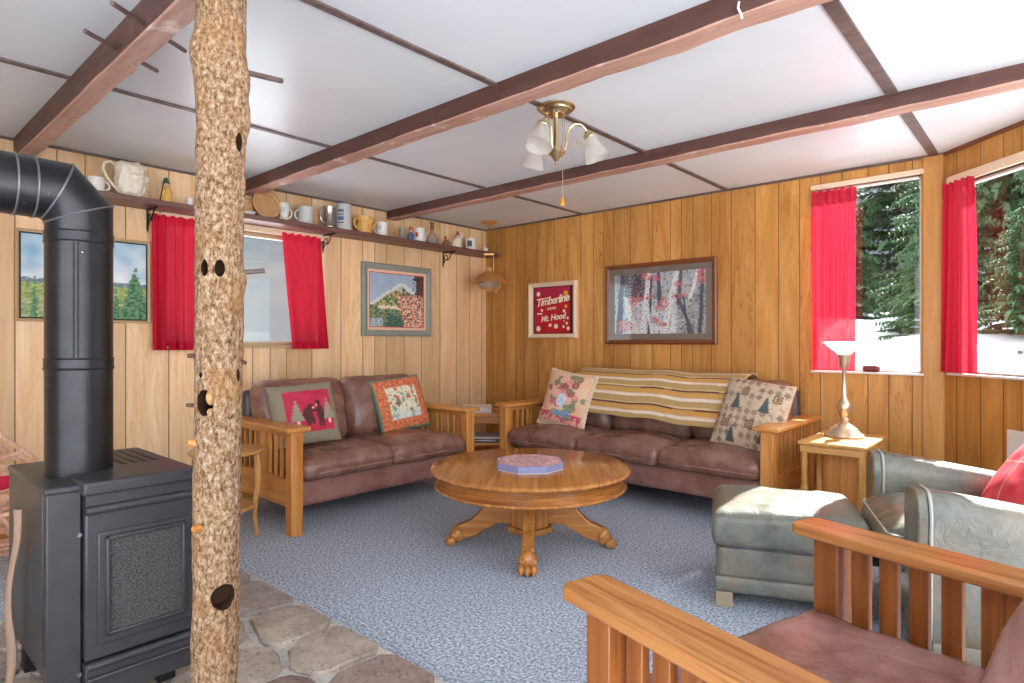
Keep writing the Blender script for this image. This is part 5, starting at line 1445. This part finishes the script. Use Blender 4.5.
# loose cord over the middle beam
b = B(); tube(b, [ray_y(739, 2, -2.452), ray_y(738, 8, -2.456), ray_y(741, 14, -2.456), ray_y(742, 19, -2.45)], 0.004, 7)
tag(finish(b, 'cord', 'cord_white'), 'short pale cord hanging over the middle ceiling beam', 'cord')

# ------------------------------------------------------------------ wall shelf and what stands on it
SZ = 1.94
def shelf():
    root = empty('wall_shelf', (0, 0, 0), 0, 'long brown wall shelf near the ceiling on black iron brackets', 'shelf')
    b = B(); box(b, 0.004, 0.205, -3.95, -0.02, SZ - 0.034, SZ); finish(b, 'board', 'shelf_wood', root, bevel=0.004)
    for y in (-3.015, -1.80, -0.57):
        b = B(); tube(b, [(0.008, y, SZ - 0.035), (0.008, y, SZ - 0.15)], 0.006, 8); tube(b, [(0.008, y, SZ - 0.038), (0.17, y, SZ - 0.038)], 0.006, 8)
        sc_ = []
        for k in range(26):
            t = k / 25; sc_.append((0.012 + 0.14 * t, y, SZ - 0.14 + 0.10 * t + 0.014 * math.sin(t * 3 * PI)))
        tube(b, sc_, 0.0045, 7)
        tube(b, [(0.045 + 0.022 * math.cos(a), y, SZ - 0.085 + 0.022 * math.sin(a)) for a in [2 * PI * k / 16 for k in range(16)]], 0.004, 6, closed=True)
        lathe(b, [(0, -0.03), (0.007, 0), (0, 0.012)], (0.008, y, SZ - 0.15), 8)
        finish(b, 'bracket', 'iron_black', root)
shelf()
SH = 'mugs and figurines on the wall shelf'
def item(name, label, y, cat, x=0.12, rz=0.0): return empty(name, (x, y, SZ + 0.0005), rz, label, cat, SH)
def cup(root, prof, mat, handle=None, seg=28, wall=0.004, nm='body'):
    """lathe body with an open mouth, handle = (side, z0, z1, reach)"""
    top = prof[-1]; inn = [(max(0.002, r - wall), max(z, 0.008)) for r, z in prof[::-1]]
    b = B(); lathe(b, [(0, prof[0][1])] + prof + inn + [(0, inn[-1][1])], seg=seg); o = finish(b, nm, mat, root)
    if handle:
        s, z0, z1, q, r0, tk = handle; n = 14; pts = []
        for k in range(n + 1):
            a = -PI / 2 + PI * k / n; pts.append((0, s * (r0 - 0.006 + q * math.cos(a)), (z0 + z1) / 2 + (z1 - z0) / 2 * math.sin(a)))
        b = B(); tube(b, pts, tk, 8); finish(b, 'handle', mat, root)
    return o
def band(root, r, z0, z1, mat, a0, a1, nm='print'):
    b = B(); n = 12; rows = []
    for k in range(n + 1):
        a = a0 + (a1 - a0) * k / n; rows.append([b.verts.new((rr * math.cos(a), rr * math.sin(a), z)) for rr, z in ((r, z0), (r, z1), (r + 0.001, z1), (r + 0.001, z0))])
    for r0, r1 in zip(rows, rows[1:]):
        for k in range(4): b.faces.new((r0[k], r0[(k + 1) % 4], r1[(k + 1) % 4], r1[k]))
    b.faces.new(rows[0]); b.faces.new(rows[-1][::-1]); finish(b, nm, mat, root)
VA = R(-52)     # direction towards the camera from the shelf
mug = lambda r, h: [(r * .9, 0), (r, h * .06), (r, h * .94), (r * 1.02, h)]
t = item('mug', 'small white mug on the shelf half hidden by the stove pipe', -3.315, 'mug'); cup(t, mug(0.042, 0.085), 'ceramic_white', (1, 0.02, 0.07, 0.03, 0.042, 0.006))
# big cream pitcher with a bearded face
t = item('face_pitcher', 'large cream pitcher moulded as a bearded face with a thin loop handle', -3.165, 'pitcher')
b = B(); softbox(b, 0.055, 0.075, 0.105, 0.052, (22, 26, 28), lambda p: Vector((p.x * (1 + .1 * p.z / .1), p.y * (1 + .12 * p.z / .1) + .008 * nz(p.z * 20, p.x * 20), p.z)) + p.normalized() * (0.010 * nz(p.x * 34, p.y * 34, p.z * 34) + 0.006 * nz(p.x * 70, p.y * 70, p.z * 70)), (0, 0.02, 0.105)); finish(b, 'body', 'ceramic_cream', t, angle=80)
b = B(); ball(b, (0.0, 0.105, 0.125), 0.017, 12, s=(.8, 1.3, 1.2)); ball(b, (0.02, 0.092, 0.15), 0.010, 10); ball(b, (0.0, 0.098, 0.09), 0.016, 10, s=(1.6, .8, .7)); ball(b, (0.005, 0.088, 0.06), 0.026, 12, s=(1.2, .8, 1.2)); ball(b, (0.015, 0.085, 0.18), 0.022, 12, s=(1.5, 1, .6)); finish(b, 'face', 'ceramic_cream', t, angle=80)
b = B(); tube(b, [(0, -0.045, 0.165), (0, -0.08, 0.195), (0, -0.112, 0.18), (0, -0.118, 0.145), (0, -0.10, 0.105), (0, -0.07, 0.065), (0, -0.04, 0.03)], [0.006, 0.007, 0.008, 0.008, 0.008, 0.007, 0.006], 9); finish(b, 'handle', 'ceramic_cream', t)
def figurine(label, y, h, body, hat, x=0.12, accent='skin_glaze', wide=1.0):
    t = item('figurine', label, y, 'figurine', x); s = h / 0.14 * wide; z = h / 0.14
    b = B(); lathe(b, [(0, 0), (0.026 * s, 0), (0.030 * s, 0.012 * z), (0.027 * s, 0.045 * z), (0.018 * s, 0.075 * z), (0.011 * s, 0.084 * z), (0, 0.086 * z)], seg=16)
    ball(b, (0.012, 0.02 * s, 0.05 * z), 0.010 * s, 8, s=(1, 1, 1.8)); ball(b, (0.012, -0.02 * s, 0.05 * z), 0.010 * s, 8, s=(1, 1, 1.8)); finish(b, 'body', body, t)
    b = B(); ball(b, (0.003, 0, 0.096 * z), 0.016 * z, 12); ball(b, (0.018 * z, 0, 0.095 * z), 0.004 * z, 6); finish(b, 'head', accent, t)
    b = B(); lathe(b, [(0, 0.100 * z), (0.019 * z, 0.102 * z), (0.014 * z, 0.115 * z), (0.005 * z, 0.132 * z), (0, 0.14 * z)], seg=14); finish(b, 'hat', hat, t)
    return t
t = figurine('slim gnome figurine with raised stick left of the log post, beside the face pitcher', -2.945, 0.165, 'yellow_glaze', 'green_glaze')
b = B(); tube(b, [(0.02, -0.045, 0.0), (0.02, -0.018, 0.15)], 0.003, 6); finish(b, 'stick', 'iron_black', t)
t = item('mug', 'tiny white cup on the shelf just left of the log post', -2.81, 'cup'); cup(t, mug(0.020, 0.055), 'ceramic_white')
t = item('dish', 'small white dish on the shelf just right of the log post', -2.44, 'dish', 0.15); cup(t, [(0.02, 0), (0.035, 0.012), (0.045, 0.022)], 'ceramic_white')
t = item('wooden_box', 'tan wooden block standing behind the round relief plate', -2.43, 'box', 0.06)
b = B(); box(b, -0.03, 0.03, -0.045, 0.045, 0, 0.125); finish(b, 'body', 'ceramic_tan', t, bevel=0.006); b = B(); box(b, -0.031, 0.031, 0.046, 0.075, 0, 0.12); finish(b, 'side', 'frame_brown', t, bevel=0.004)
# leaning round plate
t = item('relief_plate', 'round tan relief plate leaning on the wall above the window', -2.305, 'plate', 0.125)
xf = Matrix.Translation((0, 0, 0.100)) @ Matrix.Rotation(R(-12), 4, 'Y') @ Matrix.Rotation(R(90), 4, 'Y') @ Matrix.Rotation(R(0), 4, 'X')
b = B(); lathe(b, [(0, -0.008), (0.07, -0.008), (0.10, 0.0), (0.101, 0.006), (0.092, 0.010), (0.080, 0.004), (0.06, 0.010), (0.04, 0.006), (0.03, 0.014), (0.012, 0.012), (0, 0.018)], seg=48, xf=xf)
finish(b, 'plate', 'ceramic_tan', t)
b = B()
for k in range(14):
    a = 2 * PI * k / 14; v = xf @ Vector((0.068 * math.cos(a), 0.068 * math.sin(a), 0.008)); ball(b, v, 0.010, 8, s=(.6, 1, 1))
finish(b, 'relief', 'ceramic_tan', t)
t = item('mug', 'white footed mug with two handles right of the relief plate', -2.178, 'mug'); cup(t, [(0.03, 0), (0.034, 0.01), (0.026, 0.03), (0.036, 0.06), (0.04, 0.10), (0.036, 0.13)], 'ceramic_white', (1, 0.03, 0.10, 0.03, 0.036, 0.006)); band(t, 0.0385, 0.06, 0.10, 'ceramic_grey', VA - .6, VA + .6)
t = item('mug', 'plain pale grey mug with its handle to the left, third mug above the window', -2.01, 'mug'); cup(t, mug(0.056, 0.128), 'ceramic_grey', (-1, 0.03, 0.10, 0.035, 0.056, 0.007))
t = item('jar', 'dull tan jar behind the pale grey mug', -1.92, 'jar', 0.07); cup(t, [(0.04, 0), (0.044, 0.03), (0.044, 0.10), (0.036, 0.12)], 'ceramic_tan')
t = item('stein', 'shiny pewter stein with its handle to the left', -1.815, 'stein'); cup(t, [(0.046, 0), (0.048, 0.012), (0.042, 0.02), (0.040, 0.15), (0.044, 0.158), (0.044, 0.165)], 'pewter', (-1, 0.04, 0.14, 0.04, 0.042, 0.006))
t = item('tankard', 'tall grey white tankard with blue print, tallest on the shelf', -1.69, 'tankard'); cup(t, [(0.062, 0), (0.064, 0.008), (0.060, 0.02), (0.057, 0.18), (0.060, 0.188), (0.058, 0.20)], 'ceramic_grey')
for z0, z1 in ((0.05, 0.058), (0.072, 0.10), (0.112, 0.12), (0.135, 0.155)): band(t, 0.0605, z0, z1, 'blue_glaze' if z1 - z0 > .01 else 'dark_print', VA - .5, VA + .35)
t = item('pitcher', 'yellow ribbed jug with short spout below the end of the middle beam', -1.505, 'jug')
cup(t, [(0.05, 0), (0.062, 0.01), (0.066, 0.05), (0.062, 0.085), (0.068, 0.10), (0.070, 0.135)], 'yellow_glaze', (-1, 0.04, 0.12, 0.03, 0.066, 0.007))
b = B()
for z in (0.03, 0.06, 0.09): tube(b, [(0.067 * math.cos(2 * PI * k / 36), 0.067 * math.sin(2 * PI * k / 36), z) for k in range(36)], 0.004, 6, closed=True)
lathe(b, [(0, 0), (0.012, 0), (0.014, 0.05), (0.018, 0.06), (0, 0.06)], seg=10, xf=Matrix.Translation((0.02, 0.06, 0.05)) @ Matrix.Rotation(R(-40), 4, 'X')); finish(b, 'spout', 'yellow_glaze', t)
t = item('mug', 'white mug with a thin grey drawing and handle tilted left beside the yellow jug', -1.335, 'mug'); cup(t, mug(0.047, 0.115), 'ceramic_white', (-1, 0.02, 0.09, 0.03, 0.047, 0.006)); band(t, 0.0475, 0.055, 0.08, 'ceramic_grey', VA - .5, VA + .3)
figurine('tiny brown animal-like figurine right of the white mug with grey drawing', -1.21, 0.06, 'ceramic_tan', 'ceramic_brown')
t = item('glass_tumbler', 'small clear glass beside the red-hatted gnome', -1.125, 'glass'); cup(t, mug(0.028, 0.10), 'clear_glass')
figurine('little gnome figurine with pointed red hat and blue coat', -1.04, 0.13, 'blue_glaze', 'red_glaze')
t = item('mug', 'white mug with a red round print and handle to the right', -0.945, 'mug'); cup(t, mug(0.052, 0.118), 'ceramic_white', (1, 0.025, 0.095, 0.032, 0.052, 0.006)); band(t, 0.0525, 0.04, 0.078, 'red_glaze', VA - .45, VA + .05)
t = item('bottle', 'squat clear bottle with dark neck right of the red print mug', -0.80, 'bottle')
b = B(); lathe(b, [(0, 0), (0.05, 0), (0.054, 0.01), (0.05, 0.06), (0.03, 0.09), (0.016, 0.105), (0.014, 0.14), (0, 0.14)], seg=24); finish(b, 'body', 'clear_glass', t)
b = B(); lathe(b, [(0, 0.125), (0.017, 0.125), (0.017, 0.165), (0.012, 0.17), (0.02, 0.18), (0.018, 0.195), (0, 0.20)], seg=16); finish(b, 'stopper', 'ceramic_brown', t)
b = B(); lathe(b, [(0, 0.004), (0.046, 0.004), (0.046, 0.03), (0, 0.03)], seg=20); finish(b, 'filling', 'blue_glaze', t)
figurine('dark brown lumpy figurine right of the bottle', -0.655, 0.10, 'ceramic_brown', 'ceramic_brown', 0.13, 'ceramic_brown', 1.5)
t = figurine('cream figurine of two figures with red bonnet near the hanging lamp', -0.49, 0.165, 'ceramic_cream', 'red_glaze')
b = B(); xf = Matrix.Translation((-0.01, 0.035, 0.12)) @ Matrix.Rotation(R(90), 4, 'Y'); lathe(b, [(0, 0), (0.035, 0), (0.035, 0.008), (0, 0.008)], seg=20, xf=xf); lathe(b, [(0, 0), (0.032, 0), (0.034, 0.02), (0.022, 0.07), (0, 0.085)], (0.01, -0.045, 0), 14); finish(b, 'companion', 'ceramic_cream', t)
t = item('mug', 'white picture mug with handle to the right, left of the hanging lamp chain', -0.33, 'mug'); cup(t, mug(0.050, 0.108), 'ceramic_white', (1, 0.02, 0.085, 0.03, 0.05, 0.006)); band(t, 0.0505, 0.03, 0.085, 'dark_print', VA - .5, VA + .4)
figurine('low pale figurine at the far right end of the shelf', -0.15, 0.08, 'ceramic_white', 'ceramic_grey', 0.13, 'ceramic_white', 1.6)
# ------------------------------------------------------------------ light
w = bpy.data.worlds.new('world'); scene.world = w; w.use_nodes = True
nt = w.node_tree; nt.nodes.clear()
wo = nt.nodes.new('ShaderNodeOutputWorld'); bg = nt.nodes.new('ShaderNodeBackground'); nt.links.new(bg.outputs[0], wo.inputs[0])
tc = nt.nodes.new('ShaderNodeTexCoord'); mp = nt.nodes.new('ShaderNodeMapping'); mp.inputs['Scale'].default_value = (1.5, 1.5, 4)
nt.links.new(tc.outputs['Generated'], mp.inputs[0])
ns = nt.nodes.new('ShaderNodeTexNoise'); ns.inputs['Scale'].default_value = 2.2; ns.inputs['Detail'].default_value = 6; ns.inputs['Distortion'].default_value = 0.8
nt.links.new(mp.outputs[0], ns.inputs['Vector'])
rp = nt.nodes.new('ShaderNodeValToRGB'); rp.color_ramp.elements[0].position = 0.38; rp.color_ramp.elements[0].color = (0.5, 0.62, 0.78, 1)
rp.color_ramp.elements[1].position = 0.62; rp.color_ramp.elements[1].color = (1, 1, 1, 1)
nt.links.new(ns.outputs[0], rp.inputs[0]); nt.links.new(rp.outputs[0], bg.inputs[0])
# sky made uneven: brighter behind the camera to fill the room, dimmer ahead
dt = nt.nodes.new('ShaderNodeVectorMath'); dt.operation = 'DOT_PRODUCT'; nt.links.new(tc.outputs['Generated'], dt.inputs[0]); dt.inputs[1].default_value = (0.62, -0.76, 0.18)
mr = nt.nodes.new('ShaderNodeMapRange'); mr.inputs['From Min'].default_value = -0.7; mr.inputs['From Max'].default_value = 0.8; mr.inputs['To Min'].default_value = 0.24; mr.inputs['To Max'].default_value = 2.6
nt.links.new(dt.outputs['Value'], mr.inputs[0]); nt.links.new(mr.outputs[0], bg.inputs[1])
sl = bpy.data.lights.new('sun', 'SUN'); sl.energy = 15.0; sl.angle = R(0.6); sl.color = (1.0, 0.96, 0.9)
so = bpy.data.objects.new('sun', sl); COL.objects.link(so)
so.rotation_euler = Vector((-0.06, -1, -0.85)).to_track_quat('-Z', 'Y').to_euler(); so.location = (3, 8, 8)

scene.view_settings.view_transform = 'Standard'; scene.view_settings.look = 'None'
scene.view_settings.gamma = 1; scene.view_settings.use_curve_mapping = False
scene.view_settings.exposure = 1.2
scene.cycles.use_denoising = True
scene.cycles.max_bounces = 10; scene.cycles.diffuse_bounces = 6; scene.cycles.transparent_max_bounces = 16
scene.cycles.sample_clamp_indirect = 8
